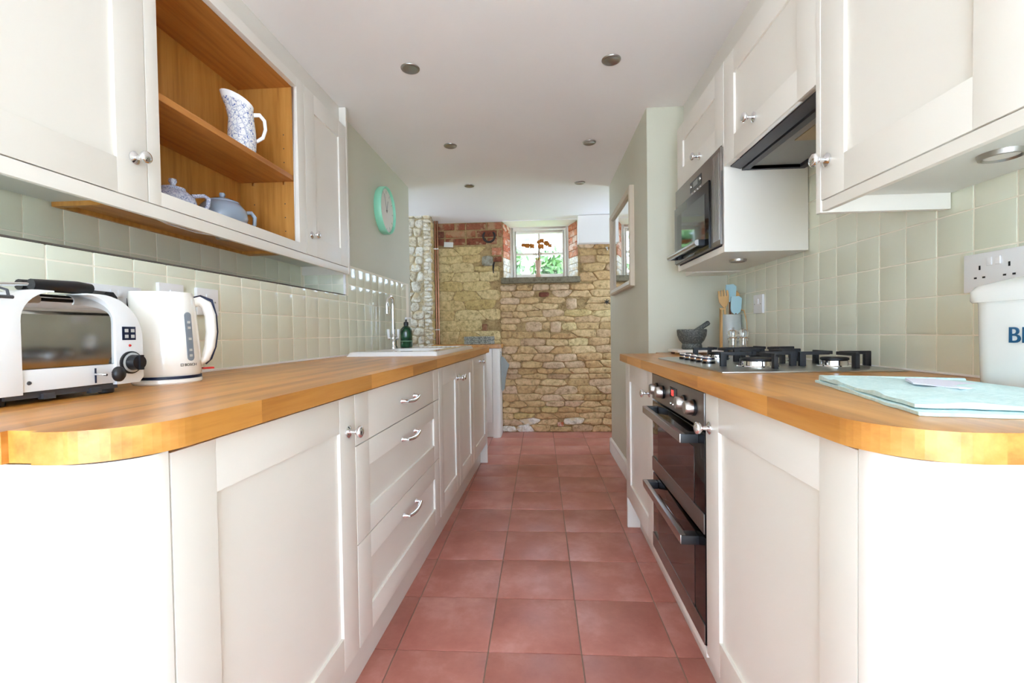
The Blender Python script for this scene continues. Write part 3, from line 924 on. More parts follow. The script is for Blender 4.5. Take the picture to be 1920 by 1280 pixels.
for y in (.300, .328):
    g = MB(); g.lathe([(0, 0), (.005, 0), (.004, .004), (0, .004)], 12, axis_m((-.002, y, .793), (-1, 0, 0))); g.build('button', 'brushed_steel', ov, smooth=40)

# ------------------------------------------------------------------ left wall units
UX, UT = -1.06, .0103
UR = -math.atan(UT)
UB, UTOP, PEL = 1.405, 2.165, 1.37
def uunit(name, label, y0): return thing(name, label, 'wall cabinet', (UX+UT*y0, y0, UB), UR)
yu = [.46, 1.182, 2.012, 2.462]
UD = .285
def lz(z): return z-UB
u = uunit('wall_cabinet', 'cream wall cabinet with panelled door, left of the open oak shelves', yu[0])
wd = yu[1]-yu[0]
carcass(u, 1, .001, wd-.001, .012, UTOP-UB, UD)
shaker(u, 1, .0, wd-.0015, .002, UTOP-UB-.003, knobs=((wd-.040, .105),), st=.088)
u = uunit('open_shelf_cabinet', 'open oak-lined wall cabinet with cream face frame and one shelf', yu[1])
wd = yu[2]-yu[1]
g = MB()
g.box(-.0225, 0, .0015, .042, .002, UTOP-UB-.003); g.box(-.0225, 0, wd-.062, wd-.0015, .002, UTOP-UB-.003)
g.box(-.0225, -.0002, .042, wd-.062, .002, .041); g.box(-.0225, -.0002, .042, wd-.062, UTOP-UB-.045, UTOP-UB-.003)
g.build('face_frame', 'cream_paint', u, bevel=.0012)
g = MB(); g.box(-UD, -.023, .001, .019, .0, UTOP-UB); g.build('side_panel', 'oak_veneer', u)
g = MB(); g.box(-UD, -.023, wd-.051, wd-.001, .0, UTOP-UB); g.build('side_panel', 'oak_veneer', u)
g = MB(); g.box(-UD, -UD+.012, .019, wd-.051, .0, UTOP-UB); g.build('back_panel', 'oak_veneer', u)
g = MB(); g.box(-UD+.012, -.023, .019, wd-.051, .012, .030); g.build('bottom_panel', 'oak_veneer_flat', u)
g = MB(); g.box(-UD+.012, -.023, .019, wd-.051, UTOP-UB-.040, UTOP-UB-.02); g.build('top_panel', 'oak_veneer_flat', u)
g = MB(); g.box(-UD+.013, -.024, .020, wd-.052, 1.716-UB, 1.737-UB); g.build('shelf', 'oak_veneer_flat', u, bevel=.001)
for x in (-.07, -.21):
    g = MB(); g.lathe([(0, 0), (.004, 0), (.004, .008), (0, .008)], 8, axis_m((x, wd-.051, 1.710-UB), (0, -1, 0)))
    g.box(x-.003, x+.003, wd-.061, wd-.052, 1.700-UB, 1.714-UB); g.build('shelf_pin', 'chrome', u)
g = MB()
for z in (1.50, 1.56, 1.62, 1.80, 1.86, 1.92):
    for x in (-.07, -.21): g.lathe([(0, 0), (.0028, 0), (.0028, .0006), (0, .0006)], 8, axis_m((x, wd-.051, z-UB), (0, -1, 0)))
g.build('peg_hole', 'dark_brown', u)
u = uunit('wall_cabinet', 'narrow cream wall cabinet with panelled door beside the mint clock', yu[2])
wd = yu[3]-yu[2]
carcass(u, 1, .001, wd-.019, .012, UTOP-UB, UD)
shaker(u, 1, .0015, wd-.018, .002, UTOP-UB-.003, knobs=((.040, .095),), st=.088)
g = MB(); g.box(-UD, .001, wd-.0175, wd, -.034, UTOP-UB+.106); g.build('end_panel', 'cream_paint', u, bevel=.0012)
g = MB(); g.box(-.016, -.002, 0, yu[3]-yu[0]-.02, 0, UB-PEL)
p = g.build('light_pelmet', 'cream_paint', bevel=.002, loc=(UX+UT*yu[0], yu[0], PEL), rot=(0, 0, UR))
tag(p, 'cream pelmet strip under the left wall cabinets', 'pelmet')
g = MB(); g.box(-.20, -.035, 0, yu[3]-yu[0]-.02, .003, CEIL-UTOP)
p = g.build('cornice_filler', 'cream_paint', bevel=.001, loc=(UX+UT*yu[0], yu[0], UTOP), rot=(0, 0, UR))
tag(p, 'cream filler board between left wall cabinets and ceiling', 'filler board')

# ------------------------------------------------------------------ right wall units
VX = .72
VB, VT, VP = 1.364, 2.072, 1.338
VD = .315
def vunit(name, label, y0, z0=VB): return thing(name, label, 'wall cabinet', (VX, y0, z0))
u = vunit('wall_cabinet', 'large cream wall cabinet at the near right above the bread bin', .725)
wd = 1.243-.725
carcass(u, -1, .001, wd-.020, .012, VT-VB, VD)
shaker(u, -1, .0, wd-.019, .002, VT-VB-.003, knobs=((wd-.045, .096),))
g = MB(); g.box(-.001, VD, wd-.0185, wd, VP-VB-.002, VT-VB+.03); g.build('end_panel', 'cream_paint', u, bevel=.0012)
u = vunit('wall_cabinet', 'large cream wall cabinet partly out of frame at the right edge', .12)
carcass(u, -1, .001, .604, .012, VT-VB, VD)
shaker(u, -1, .0, .603, .002, VT-VB-.003, knobs=((.04, .096),))
g = MB(); g.box(.002, .016, 0, 1.222-.12, 0, VB-VP)
p = g.build('light_pelmet', 'cream_paint', bevel=.002, loc=(VX, .12, VP)); tag(p, 'cream pelmet strip under the near right wall cabinets', 'pelmet')
# hood cabinet
u = vunit('wall_cabinet', 'cream wall cabinet with panelled door above the cooker hood', 1.243, 1.668)
wd = 1.838-1.243
carcass(u, -1, .001, wd-.001, .06, VT-1.668, VD)
shaker(u, -1, .0015, wd-.0015, .002, VT-1.668-.003, knobs=((wd-.25, .078),))
g = MB(); g.box(.0, .02, 0, wd, -.001, .0015)
# microwave cabinet
u = vunit('microwave_cabinet', 'cream wall cabinet housing the built-in microwave', 1.838, VP)
wd = 2.436-1.838
g = MB(); g.box(0.0, VD, 0, .02, .004, VT-VP); g.build('side_panel', 'cream_paint', u, bevel=.001)
g = MB(); g.box(0.0, VD, wd-.02, wd, .004, VT-VP); g.build('side_panel', 'cream_paint', u, bevel=.001)
g = MB(); g.box(0.0, VD, .02, wd-.02, .004, .030); g.build('bottom_panel', 'cream_paint', u, bevel=.001)
g = MB(); g.box(0.021, VD, .02, wd-.02, .415, .433); g.build('shelf', 'carcass_grey', u)
g = MB(); g.box(.30, VD, .02, wd-.02, .03, VT-VP); g.build('back_panel', 'carcass_grey', u)
shaker(u, -1, .0015, wd-.0015, .424, VT-VP-.003, knobs=((wd-.33, .475),), front=.0008)
g = MB(); g.box(.085, VD, 0, 2.606-.12, .003, CEIL-VT)
p = g.build('cornice_filler', 'cream_paint', bevel=.001, loc=(VX, .12, VT)); tag(p, 'cream filler board between right wall cabinets and ceiling', 'filler board')
g = MB(); g.box(.03, VD, 0, 2.606-2.438, 0, VT-VP)
p = g.build('filler_panel', 'cream_paint', bevel=.001, loc=(VX+.06, 2.438, VP)); tag(p, 'narrow cream filler panel between microwave cabinet and pier', 'filler board')
# microwave
mw = thing('microwave', 'built-in steel microwave with dark glass door and bar handle', 'microwave', (VX, 1.838, VP))
def b_(g, *a): return g.box(*a)
g = MB(); g.box(.002, .295, .022, wd-.022, .034, .41); g.build('body', 'dark_grey_metal', mw)
g = MB(); g.box(-.012, -.0005, .006, wd-.006, .036, .412); fr = g.build('fascia', 'oven_steel', mw, bevel=.001)
g = MB()
for k in range(8): g.box(-.0135, -.0121, .016+k*.009, .0215+k*.009, .055, .395)
g.build('vent_slat', 'brushed_steel', fr)
g = MB(); g.box(-.020, -.0125, .108, wd-.012, .040, .318); dr = g.build('door', 'black_gloss', mw, bevel=.0015)
g = MB(); g.box(-.0215, -.0201, .15, wd-.06, .085, .275); g.build('door_window', 'microwave_glass', dr)
g = MB(); g.box(-.0135, -.0121, .21, .36, .337, .382); cp = g.build('control_display', 'black_gloss', fr)
for k in range(4):
    g = MB(); g.lathe([(0, 0), (.0055, 0), (.0045, .003), (0, .003)], 12, axis_m((-.0122, .225+k*.036, .328), (-1, 0, 0))); g.build('button', 'brushed_steel', fr, smooth=40)
g = MB()
for y in (.225, .345): g.lathe([(0, 0), (.008, 0), (.007, .004), (0, .004)], 14, axis_m((-.0136, y, .362), (-1, 0, 0)))
g.build('dial', 'brushed_steel', cp, smooth=40)
g = MB(); g.box(-.0142, -.0137, .255, .315, .350, .374); g.build('screen', 'filter_grey', cp)
g = MB(); g.tube([(-.050, .155, .072), (-.050, wd-.02, .072)], .0125, 14); h = g.build('handle', 'brushed_steel', dr, smooth=40)
for y in (.150, wd-.06):
    g = MB(); g.box(-.046, -.0205, y, y+.03, .058, .084); g.build('handle_bracket', 'black_plastic', h, bevel=.002)
# cooker hood
hd = thing('cooker_hood', 'dark grey integrated cooker hood under the cabinet above the hob', 'cooker hood', (VX, 1.246, 1.655))
wd = 1.836-1.246
g = MB()
g.box(.022, .30, 0, wd, .030, .066)
g.build('body', 'dark_grey_metal', hd, bevel=.001)
g = MB(); g.rings([[(.024, 0, .030), (.024, wd, .030), (.060, wd, .028), (.060, 0, .028)], [(.024, 0, .014), (.024, wd, .014), (.062, wd, .004), (.062, 0, .004)]]); g.build('visor', 'dark_grey_metal', hd, bevel=.001)
g = MB(); g.box(.066, .30, .0, .016, -.002, .030); g.box(.066, .30, wd-.016, wd, -.002, .030); g.box(.066, .09, .016, wd-.016, -.002, .030); g.box(.275, .30, .016, wd-.016, -.002, .030)
g.build('frame', 'dark_grey_metal', hd, bevel=.001)
g = MB(); g.box(.091, .274, .017, wd-.017, .010, .028); fp = g.build('filter', 'filter_grey', hd)
g = MB(); g.box(.13, .215, .10, .34, .007, .0098); g.build('light_lens', 'lens_amber', fp)

# ------------------------------------------------------------------ small fittings
def downlight(x, y, label):
    t_ = thing('downlight', label, 'downlight', (x, y, CEIL), 0, 'ceiling downlights')
    g = MB(); g.lathe([(.030, -.004), (.034, -.007), (.041, -.006), (.0435, -.002), (.0435, 0), (.030, 0)], 32); g.build('bezel', 'satin_nickel', t_, smooth=60)
    g = MB(); g.lathe([(0, -.0025), (.018, -.003), (.030, -.001), (.030, .0)], 24); g.build('lens', 'lamp_lens', t_, smooth=60)
downlight(-.586, 2.125, 'recessed ceiling downlight nearest the left wall cabinets')
downlight(.34, 2.137, 'recessed ceiling downlight nearest the cooker hood')
downlight(-.573, 3.014, 'middle recessed ceiling downlight in the row above the left worktop')
downlight(.338, 3.05, 'middle recessed ceiling downlight in the row nearer the pier')
downlight(-.575, 3.84, 'farthest recessed ceiling downlight in the row above the left worktop')
downlight(.345, 3.856, 'farthest recessed ceiling downlight in the row nearer the pier')
def puck(x, y, z, label):
    t_ = thing('under_cabinet_light', label, 'cabinet light', (x, y, z), 0, 'lights under the wall cabinets')
    g = MB(); g.lathe([(.026, -.005), (.030, -.010), (.034, -.009), (.036, 0), (.026, 0)], 28); g.build('rim', 'satin_nickel', t_, smooth=50)
    g = MB(); g.lathe([(0, -.006), (.026, -.006), (.026, 0)], 24); g.build('lens', 'lamp_lens', t_)
puck(.90, .955, VB+.012, 'round steel light under the large near right wall cabinet')
puck(-1.14, 1.62, UB, 'round steel light under the open shelf cabinet')
puck(-1.14, 2.26, UB+.012, 'round steel light under the narrow wall cabinet')
puck(-1.16, .83, UB+.012, 'round steel light under the left wall cabinet, at the frame edge')
puck(.86, 2.05, VP+.004, 'round steel light under the microwave cabinet')
g = MB(); g.tube([(-1.10, 1.22, 1.4125), (-1.13, 1.26, 1.400), (-1.15, 1.36, 1.394), (-1.15, 1.48, 1.393), (-1.13, 1.58, 1.398), (-1.14, 1.60, 1.402)], .0025, 8)
tag(g.build('cable', 'white_plastic', smooth=60), 'thin white cable hanging under the open shelf cabinet', 'cable')

# clock
ck = thing('wall_clock', 'round mint green wall clock with pale face on the grey wall', 'clock', (-1.095, 3.17, 1.905))
M = axis_m((0, 0, 0), (1, 0, 0))
g = MB(); g.lathe([(0, .001), (.160, .001), (.163, .008), (.163, .044), (.160, .050), (.154, .050), (.152, .040), (.152, .030), (0, .030)], 48, M); g.build('case', 'mint_plastic', ck, smooth=40)
g = MB(); g.lathe([(0, .031), (.151, .031), (.151, .033), (0, .033)], 48, M); fc = g.build('face', 'clock_face', ck, smooth=30)
for k in range(12):
    a = k*math.pi/6
    g = MB(); g.box(-.002, .002, .118, .138, .0332, .0342, M @ Matrix.Rotation(a, 4, 'Z')); g.build('hour_mark', 'satin_nickel', fc)
for L, wd_, a, nm in ((.075, .0035, .35, 'hour_hand'), (.115, .0028, -.42, 'minute_hand')):
    g = MB(); g.box(-wd_, wd_, -.015, L, .036, .0375, M @ Matrix.Rotation(-a, 4, 'Z')); g.build(nm, 'satin_nickel', fc)
g = MB(); g.lathe([(0, .034), (.007, .034), (.007, .041), (0, .041)], 14, M); g.build('hub', 'satin_nickel', fc, smooth=40)

# mirror on the pier
mr = thing('wall_mirror', 'mirror in a beige frame on the grey pier reflecting the window', 'mirror', (PIER_X, 3.37, 1.645))
hw, hh, fw = .41, .318, .048
g = MB()
P_ = [(0, 0), (-.028, 0), (-.034, .012), (-.026, fw-.01), (-.012, fw), (0, fw)]
def frame_bar(a0, a1, along):
    rings = []
    for e, sgn in ((a0, 1), (a1, -1)):
        rg = []
        for x, d in P_:
            rg.append((x, e+sgn*d) if True else 0)
        rings.append(rg)
    return rings
for sgn in (-1, 1):
    r0 = [(x, -hw+d, sgn*(hh-d)) for x, d in P_]; r1 = [(x, hw-d, sgn*(hh-d)) for x, d in P_]
    g.rings([r0, r1])
    r0 = [(x, sgn*(hw-d), -hh+d) for x, d in P_]; r1 = [(x, sgn*(hw-d), hh-d) for x, d in P_]
    g.rings([r0, r1])
g.build('frame', 'beige_frame', mr, smooth=30)
g = MB(); g.box(-.009, -.002, -hw+fw-.004, hw-fw+.004, -hh+fw-.004, hh-fw+.004); g.build('glass', 'mirror_silver', mr)

# sockets and switches
def faceplate(name, label, cat, s, x, y, z, w_, h_, kind, rz=0):
    t_ = thing(name, label, cat, (x, y, z), rz)
    g = MB(); g.box(0, s*.011, -w_/2, w_/2, -h_/2, h_/2); g.build('plate', 'white_plastic', t_, bevel=.003)
    if kind == 'socket2':
        for c_ in (-.034, .034):
            g = MB()
            g.box(s*.0112, s*.0118, c_-.002, c_+.002, .006, .016); g.box(s*.0112, s*.0118, c_-.0135, c_-.007, -.014, -.010); g.box(s*.0112, s*.0118, c_+.007, c_+.0135, -.014, -.010)
            g.build('pin_slot', 'black_plastic', t_)
        for c_ in (-.010, .010):
            g = MB(); g.box(s*.0112, s*.0145, c_-.006, c_+.006, .014, .032); g.build('rocker', 'white_plastic', t_, bevel=.001)
    else:
        g = MB(); g.box(s*.0112, s*.0145, -.009, .009, .0, .024); g.build('rocker', 'white_plastic', t_, bevel=.001)
        for c_ in (-.03, .03):
            g = MB(); g.lathe([(0, 0), (.003, 0), (.003, .0006), (0, .0006)], 10, axis_m((s*.0112, c_, 0), (s, 0, 0))); g.build('screw', 'satin_nickel', t_)
    return t_
sk1 = faceplate('double_socket', 'white double socket behind the toaster with two black plugs', 'socket', 1, xa(1.135), 1.135, 1.135, .148, .088, 'socket2', TA)
faceplate('fused_switch', 'white fused switch half hidden behind the kettle', 'switch', 1, xa(1.31), 1.31, 1.158, .088, .088, 'switch', TA)
faceplate('wall_switch', 'white cooker switch plate just right of the kettle handle', 'switch', 1, xa(1.452), 1.452, 1.156, .092, .088, 'switch', TA)
faceplate('wall_switch', 'white switch plate on green tiles beside the utensil pot', 'switch', -1, WR_X-.002, 2.235, 1.158, .088, .088, 'switch')
faceplate('double_socket', 'white double socket on the green tiles behind the bread bin', 'socket', -1, WR_X-.002, 1.105, 1.165, .150, .090, 'socket2')
for k, (yy, nm) in enumerate(((1.085, 'left'), (1.185, 'right'))):
    t_ = thing('plug', 'black plug in the double socket, the one %s' % ('behind the toaster' if k == 0 else 'nearer the kettle'), 'plug', (xa(yy)+.0125, yy, 1.135), TA, 'plugs behind the toaster')
    g = MB(); g.rings([[(0, -.024, -.026), (0, .024, -.026), (0, .024, .012), (0, .012, .026), (0, -.012, .026), (0, -.024, .012)], [(.034, -.02, -.022), (.034, .02, -.022), (.034, .02, .010), (.034, .010, .022), (.034, -.010, .022), (.034, -.02, .010)]])
    g.build('plug_body', 'black_plastic', t_, bevel=.003)
    g = MB(); g.tube([(.018, 0, -.024), (.022, 0, -.06), (.018, 0, -.11), (.03, 0, -.184)], .0035, 8); g.build('flex', 'black_plastic', t_, smooth=60)

# ------------------------------------------------------------------ toaster (front faces local +x)
TW = .292; TD = .19; TH = .207
to = thing('toaster', 'white and chrome four-slot toaster on the left worktop', 'toaster', (-.905, .8365, WZL), math.radians(-4))
def toaster_outline(y0, y1, zb, zt, r):
    return [(y0, zb)]+[(y1, zb)]+[(y1-r+r*math.cos(a), zt-r+r*math.sin(a)) for a in [math.pi/2*i/10 for i in range(11)]]+[(y0+r+r*math.cos(a), zt-r+r*math.sin(a)) for a in [math.pi/2+math.pi/2*i/10 for i in range(11)]]
zb = .018
full = toaster_outline(-TW/2, TW/2, zb, TH, .095)
def yz_prism(g, poly, x0, x1): return g.rings([[(x0, y, z) for y, z in poly], [(x1, y, z) for y, z in poly]])
yc = .084
right = [(yc, zb), (TW/2-.01, zb), (TW/2, zb+.012)]+[(TW/2-.092+.092*math.cos(a), TH-.092+.092*math.sin(a)) for a in [math.pi/2*i/12 for i in range(13)]]+[(yc-.055, TH)]+[(yc-.055+.055*math.sin(a), TH-.058+.055*math.cos(a)) for a in [math.pi/2*i/9 for i in range(10)]]
left = [(-y, z) for y, z in right][::-1]
g = MB(); yz_prism(g, right, -TD, 0); g.build('end_casting', 'toaster_white', to, bevel=.0012)
g = MB(); yz_prism(g, left, -TD, 0); g.build('end_casting', 'toaster_white', to, bevel=.0012)
g = MB(); g.box(-TD+.004, -.004, -yc, yc, zb+.004, .062); g.build('base_strip', 'toaster_white', to, bevel=.002)
# chrome body wraps over the top
pr = [(-TD+.006, .063), (-.006, .063), (-.005, .16)]+[(-.047+.042*math.cos(a), .162+.042*math.sin(a)) for a in [math.pi/2*i/8 for i in range(9)]]+[(-TD+.047-.042*math.sin(a), .162+.042*math.cos(a)) for a in [math.pi/2*i/8 for i in range(9)]]
g = MB(); g.rings([[(x, -yc, z) for x, z in pr], [(x, yc, z) for x, z in pr]]); ch = g.build('chrome_body', 'toaster_chrome', to, smooth=40)
for k in range(2):
    for q in range(2):
        g = MB(); x = -.065-.06*k; g.box(x-.014, x+.014, -yc+.012+q*.078, -yc+.072+q*.078, .2035, .2046); g.build('slot', 'black_plastic', ch)
g = MB(); g.box(-.0005, .0006, yc-.045, yc-.042, .026, .056); g.build('lever_slot', 'navy_trim', to)
lv = MB(); lv.tube([(-.002, yc-.0435, .044), (.022, yc-.040, .042)], .0025, 8); lv = lv.build('lever', 'chrome', to)
g = MB(); g.lathe([(0, 0), (.008, .001), (.0125, .006), (.0125, .012), (.009, .017), (0, .018)], 20, axis_m((.016, yc-.018, .042), (1, 0, 0)), sx=1, sy=1.25); g.build('lever_knob', 'black_plastic', lv, smooth=50)
yd = TW/2-.031
g = MB(); g.lathe([(0, 0), (.0245, 0), (.0245, .004), (.022, .005)], 28, axis_m((.0, yd, .063), (1, 0, 0))); dl = g.build('timer_dial', 'black_plastic', to, smooth=40)
g = MB(); g.lathe([(.0195, .0045), (.0215, .006), (.0195, .0065)], 28, axis_m((.0, yd, .063), (1, 0, 0))); g.build('dial_ring', 'light_grey', dl)
g = MB(); g.lathe([(0, .005), (.017, .005), (.0155, .024), (0, .026)], 20, axis_m((.0, yd, .063), (1, 0, 0))); g.box(.02, .030, yd-.004, yd+.004, .047, .079); g.build('dial_grip', 'black_plastic', dl, smooth=40)
g = MB(); g.box(.0002, .0015, yd-.017, yd+.013, .112, .141); pn = g.build('icon_panel', 'navy_trim', to)
for a in (0, 1):
    for c_ in (0, 1):
        g = MB(); g.box(.0015, .0019, yd-.012+a*.014, yd-.004+a*.014, .1165+c_*.0125, .1235+c_*.0125); g.build('icon', 'light_grey', pn)
g = MB(); g.lathe([(0, 0), (.003, 0), (.002, .002), (0, .002)], 10, axis_m((.0, yd, .100), (1, 0, 0))); g.build('pilot_light', 'red_plastic', to)
for y, z in ((-yc+.012, .038), (yc-.004, .044)):
    g = MB(); g.lathe([(0, 0), (.004, 0), (.003, .002), (0, .002)], 10, axis_m((-.0045, y, z), (1, 0, 0))); g.build('screw', 'dark_grey_metal', to)
for x in (-.03, -TD+.03):
    for y in (-TW/2+.04, TW/2-.06):
        g = MB(); g.lathe([(.012, 0), (.014, .002), (.014, .020), (0, .020)], 14, Matrix.Translation((x, y, 0))); g.build('foot', 'black_plastic', to, smooth=40)
g = MB(); g.box(-TD+.012, -.010, -yc-.02, yc+.01, .010, .021); tr_ = g.build('crumb_tray', 'dark_grey_metal', to)
for y in (-.04, .045):
    g = MB(); g.box(-.016, -.004, y-.01, y+.01, .006, .016); g.build('tray_clip', 'dark_grey_metal', tr_)
# toasting tongs/cage lying on top
cg = thing('sandwich_cage', 'wire sandwich cage with two black handles resting on the toaster', 'toasting cage', (-.955, .735, WZL+.2052), math.radians(-4))
for dx in (0, .026):
    g = MB(); g.tube([(dx, .05, .012), (dx, .13, .014), (dx-.002, .155, .013)], [.010, .0115, .0105], 12); h_ = g.build('handle', 'black_plastic', cg, smooth=50)
    g = MB(); g.tube([(dx, -.06, .004), (dx, .0, .008), (dx, .05, .012)], .003, 8); g.build('wire', 'chrome', h_, smooth=60)
g = MB()
for k in range(4): g.tube([(-.035+.001*k, -.06+.018*k, .003), (.03, -.06+.018*k, .003), (.055, -.06+.018*k, -.004), (.058, -.06+.018*k, -.016)], .0022, 6)
g.tube([(-.035, -.06, .003), (-.035, 0, .003)], .0022, 6); g.tube([(.058, -.065, -.016), (.058, 0, -.016)], .003, 6)
g.build('cage', 'dark_grey_metal', cg, smooth=60)

# ------------------------------------------------------------------ kettle
ke = thing('kettle', 'white cordless kettle with grey water gauge and navy trim', 'kettle', (-.955, 1.120, WZL), math.radians(-38))
# local +x looks at the camera side, +y towards the handle
KH = .230
pf = [(.0, .020), (.0695, .020), (.0725, .026), (.0715, .06), (.0685, .12), (.064, .18), (.060, .215), (.056, KH), (.0, KH+.003)]
def kettle_r(z):
    for (r0, z0), (r1, z1) in zip(pf[1:-1], pf[2:]):
        if z0 <= z <= z1 and z1 > z0: return r0+(r1-r0)*(z-z0)/(z1-z0)
    return pf[-2][0]
g = MB(); n_ = 40; rgs = []
for r, z in pf:
    rg = []
    for k in range(n_):
        a = 2*math.pi*k/n_
        rr_ = r
        tz = max(0, (z-.11)/(KH-.11))
        d = math.cos(a+math.pi/2)                       # -y is the spout
        if d > .72 and r > .01: rr_ += .020*tz**1.3*((d-.72)/.28)
        rg.append((rr_*math.cos(a), rr_*math.sin(a), z))
    rgs.append(rg)
g.rings(rgs); g.build('body', 'kettle_white', ke, smooth=50)
g = MB(); g.lathe([(0, 0), (.071, 0), (.074, .004), (.0735, .012), (.070, .0135)], 40); g.build('base', 'kettle_white', ke, smooth=40)
g = MB(); g.lathe([(.0725, .0136), (.0725, .0198), (.0, .0198), (.0, .0136)], 40); g.build('base_ring', 'navy_trim', ke, smooth=40)
hp = [(.0, .054, .206), (.0, .072, .212), (.0, .088, .203), (.0, .097, .175), (.0, .099, .13), (.0, .094, .09), (.0, .083, .058), (.0, .070, .045)]
g = MB(); g.tube(hp, [.0125, .0135, .014, .0135, .0135, .013, .011, .008], 12); hd_ = g.build('handle', 'kettle_white', ke, smooth=60)
g = MB(); g.tube([(x, y+.0125*(1 if i > 1 else .3), z+(.0125 if i < 3 else 0)) for i, (x, y, z) in enumerate(hp)], .0045, 8); g.build('handle_trim', 'navy_trim', hd_, smooth=60)
g = MB(); g.box(-.007, .007, .076, .102, .030, .035); g.build('switch', 'red_plastic', ke, bevel=.001)
g = MB()
ga = math.radians(12)
gp = []
for k in range(24):
    a = 2*math.pi*k/24; v_ = math.sin(a); h0 = (.118+(.052 if v_ > 0 else -.052)+.0095*v_); gp.append((.0095*math.cos(a), h0))
rings_ = []
for off in (-.004, .0014):
    rg = []
    for dy, z in gp:
        rad = kettle_r(z)+off
        an = math.radians(30)+dy/rad
        rg.append((rad*math.cos(an), rad*math.sin(an), z))
    rings_.append(rg)
g.rings(rings_); gg = g.build('water_gauge', 'grey_gauge', ke)
for z in (.070, .084, .112, .140, .154):
    rad = kettle_r(z)+.0018
    an = math.radians(30)
    g = MB(); g.box(-.0004, .0004, -.004, .004, z-.003, z+.003, Matrix.Rotation(an, 4, 'Z') @ Matrix.Translation((rad, 0, 0))); g.build('gauge_mark', 'light_grey', gg)
an = math.radians(24); rad = kettle_r(.046)
text_mesh('brand_text', '\u25a1 BOSCH', .0095, 'dark_grey_metal', ke, Matrix.Rotation(an, 4, 'Z') @ Matrix.Translation((rad+.0006, 0, .044)) @ Matrix(((0, 0, 1, 0), (1, 0, 0, 0), (0, 1, 0, 0), (0, 0, 0, 1))), .0003, 'CENTER')

# ------------------------------------------------------------------ sink, tap, soap
sn = thing('kitchen_sink', 'white ceramic inset sink with drainer in the left worktop', 'sink', (-.535, 0, WZL), LR)
def sink_h(x, y):          # x: distance behind worktop front edge (0.08..0.57), y along
    def box_mask(x0, x1, y0, y1, e):
        f = lambda a, lo, hi: max(0, min(1, (a-lo)/e))*max(0, min(1, (hi-a)/e))
        t_ = f(x, x0, x1)*f(y, y0, y1); return t_*t_*(3-2*t_)
    z_ = .024
    ex = min(x-.075, .560-x, y-2.335, 3.385-y)
    z_ -= .018*max(0, 1-ex/.018)**2
    z_ -= .19*box_mask(.15, .47, 2.43, 2.86, .028)
    dr_ = box_mask(.135, .47, 2.92, 3.34, .02)
    z_ -= dr_*(.010+.004*math.sin(x*2*math.pi/.034))
    return z_
g = MB(); NX, NY = 60, 90
for j in range(NY+1):
    for i in range(NX+1):
        x = .075+.485*i/NX; y = 2.335+1.05*j/NY
        g.v.append((-x, y, sink_h(x, y)))
for j in range(NY):
    for i in range(NX):
        a = j*(NX+1)+i; g.f.append((a, a+1, a+NX+2, a+NX+1))
edge = [i for i in range(NX+1)]+[j*(NX+1)+NX for j in range(1, NY+1)]+[NY*(NX+1)+i for i in range(NX-1, -1, -1)]+[j*(NX+1) for j in range(NY-1, 0, -1)]
o0 = len(g.v)
for i in edge: g.v.append((g.v[i][0], g.v[i][1], .0005))
for k in range(len(edge)): g.f.append((edge[k], o0+k, o0+(k+1) % len(edge), edge[(k+1) % len(edge)]))
g.build('basin', 'white_ceramic', sn, smooth=60)
g = MB(); g.lathe([(0, -.162), (.03, -.162), (.034, -.166), (.034, -.168)], 20, Matrix.Translation((-.31, 2.645, 0))); g.build('waste', 'chrome', sn, smooth=40)
tpx, tpy = -.985, 3.03
tp = thing('mixer_tap', 'chrome swan-neck mixer tap with white lever handles', 'tap', (tpx, tpy, WZL+.0245), 0)
g = MB(); g.lathe([(0, 0), (.026, 0), (.026, .006), (.021, .012), (.020, .05), (.023, .056), (.023, .072), (.018, .08), (.0125, .10), (.0125, .11)], 24); g.build('base', 'chrome', tp, smooth=50)
dvx, dvy = -.06, -1.0
pts = [(0, 0, .10), (0, 0, .29)]
R_ = .05
for k in range(1, 13):
    a = math.pi*k/12; q = R_*(1-math.cos(a)); pts.append((q*dvx, q*dvy, .29+R_*math.sin(a)))
pts.append((2*R_*dvx, 2*R_*dvy, .225))
g = MB(); g.tube(pts, .0145, 16); g.build('spout', 'chrome', tp, smooth=60)
for e in (-1, 1):
    px_, py_ = e*.030, e*.006
    g = MB(); g.tube([(e*.018, 0, .062), (px_, py_, .066)], .009, 12); lv_ = g.build('lever', 'chrome', tp, smooth=60)
    g = MB(); g.tube([(px_, py_, .062), (px_*1.1, py_, .125)], [.0075, .011], 12); g.build('lever_grip', 'white_ceramic', lv_, smooth=60)
bt = thing('soap_bottle', 'dark green pump soap bottle beside the tap', 'bottle', (-.908, 3.07, WZL+.0245), .6)
g = MB(); g.lathe([(0, 0), (.037, 0), (.041, .005), (.041, .105), (.037, .125), (.024, .140), (.015, .146), (.0145, .156), (0, .156)], 32); g.build('bottle_body', 'green_glass_dark', bt, smooth=45)
g = MB(); g.lathe([(.0165, .148), (.0165, .170), (.011, .174), (.006, .176), (.006, .192), (0, .192)], 20); pm = g.build('pump', 'black_plastic', bt, smooth=45)
g = MB(); g.lathe([(0, .190), (.009, .190), (.009, .204), (0, .206)], 14); g.tube([(0, 0, .198), (.02, -.02, .199), (.03, -.03, .194)], .0045, 8); g.build('nozzle', 'white_plastic', pm, smooth=45)
for z in (.042, .06):
    g = MB(); g.lathe([(.0412, z), (.0414, z+.0005), (.0414, z+.003), (.0412, z+.0035)], 32)
    g.build('print_band', 'bottle_print', bt)
    break

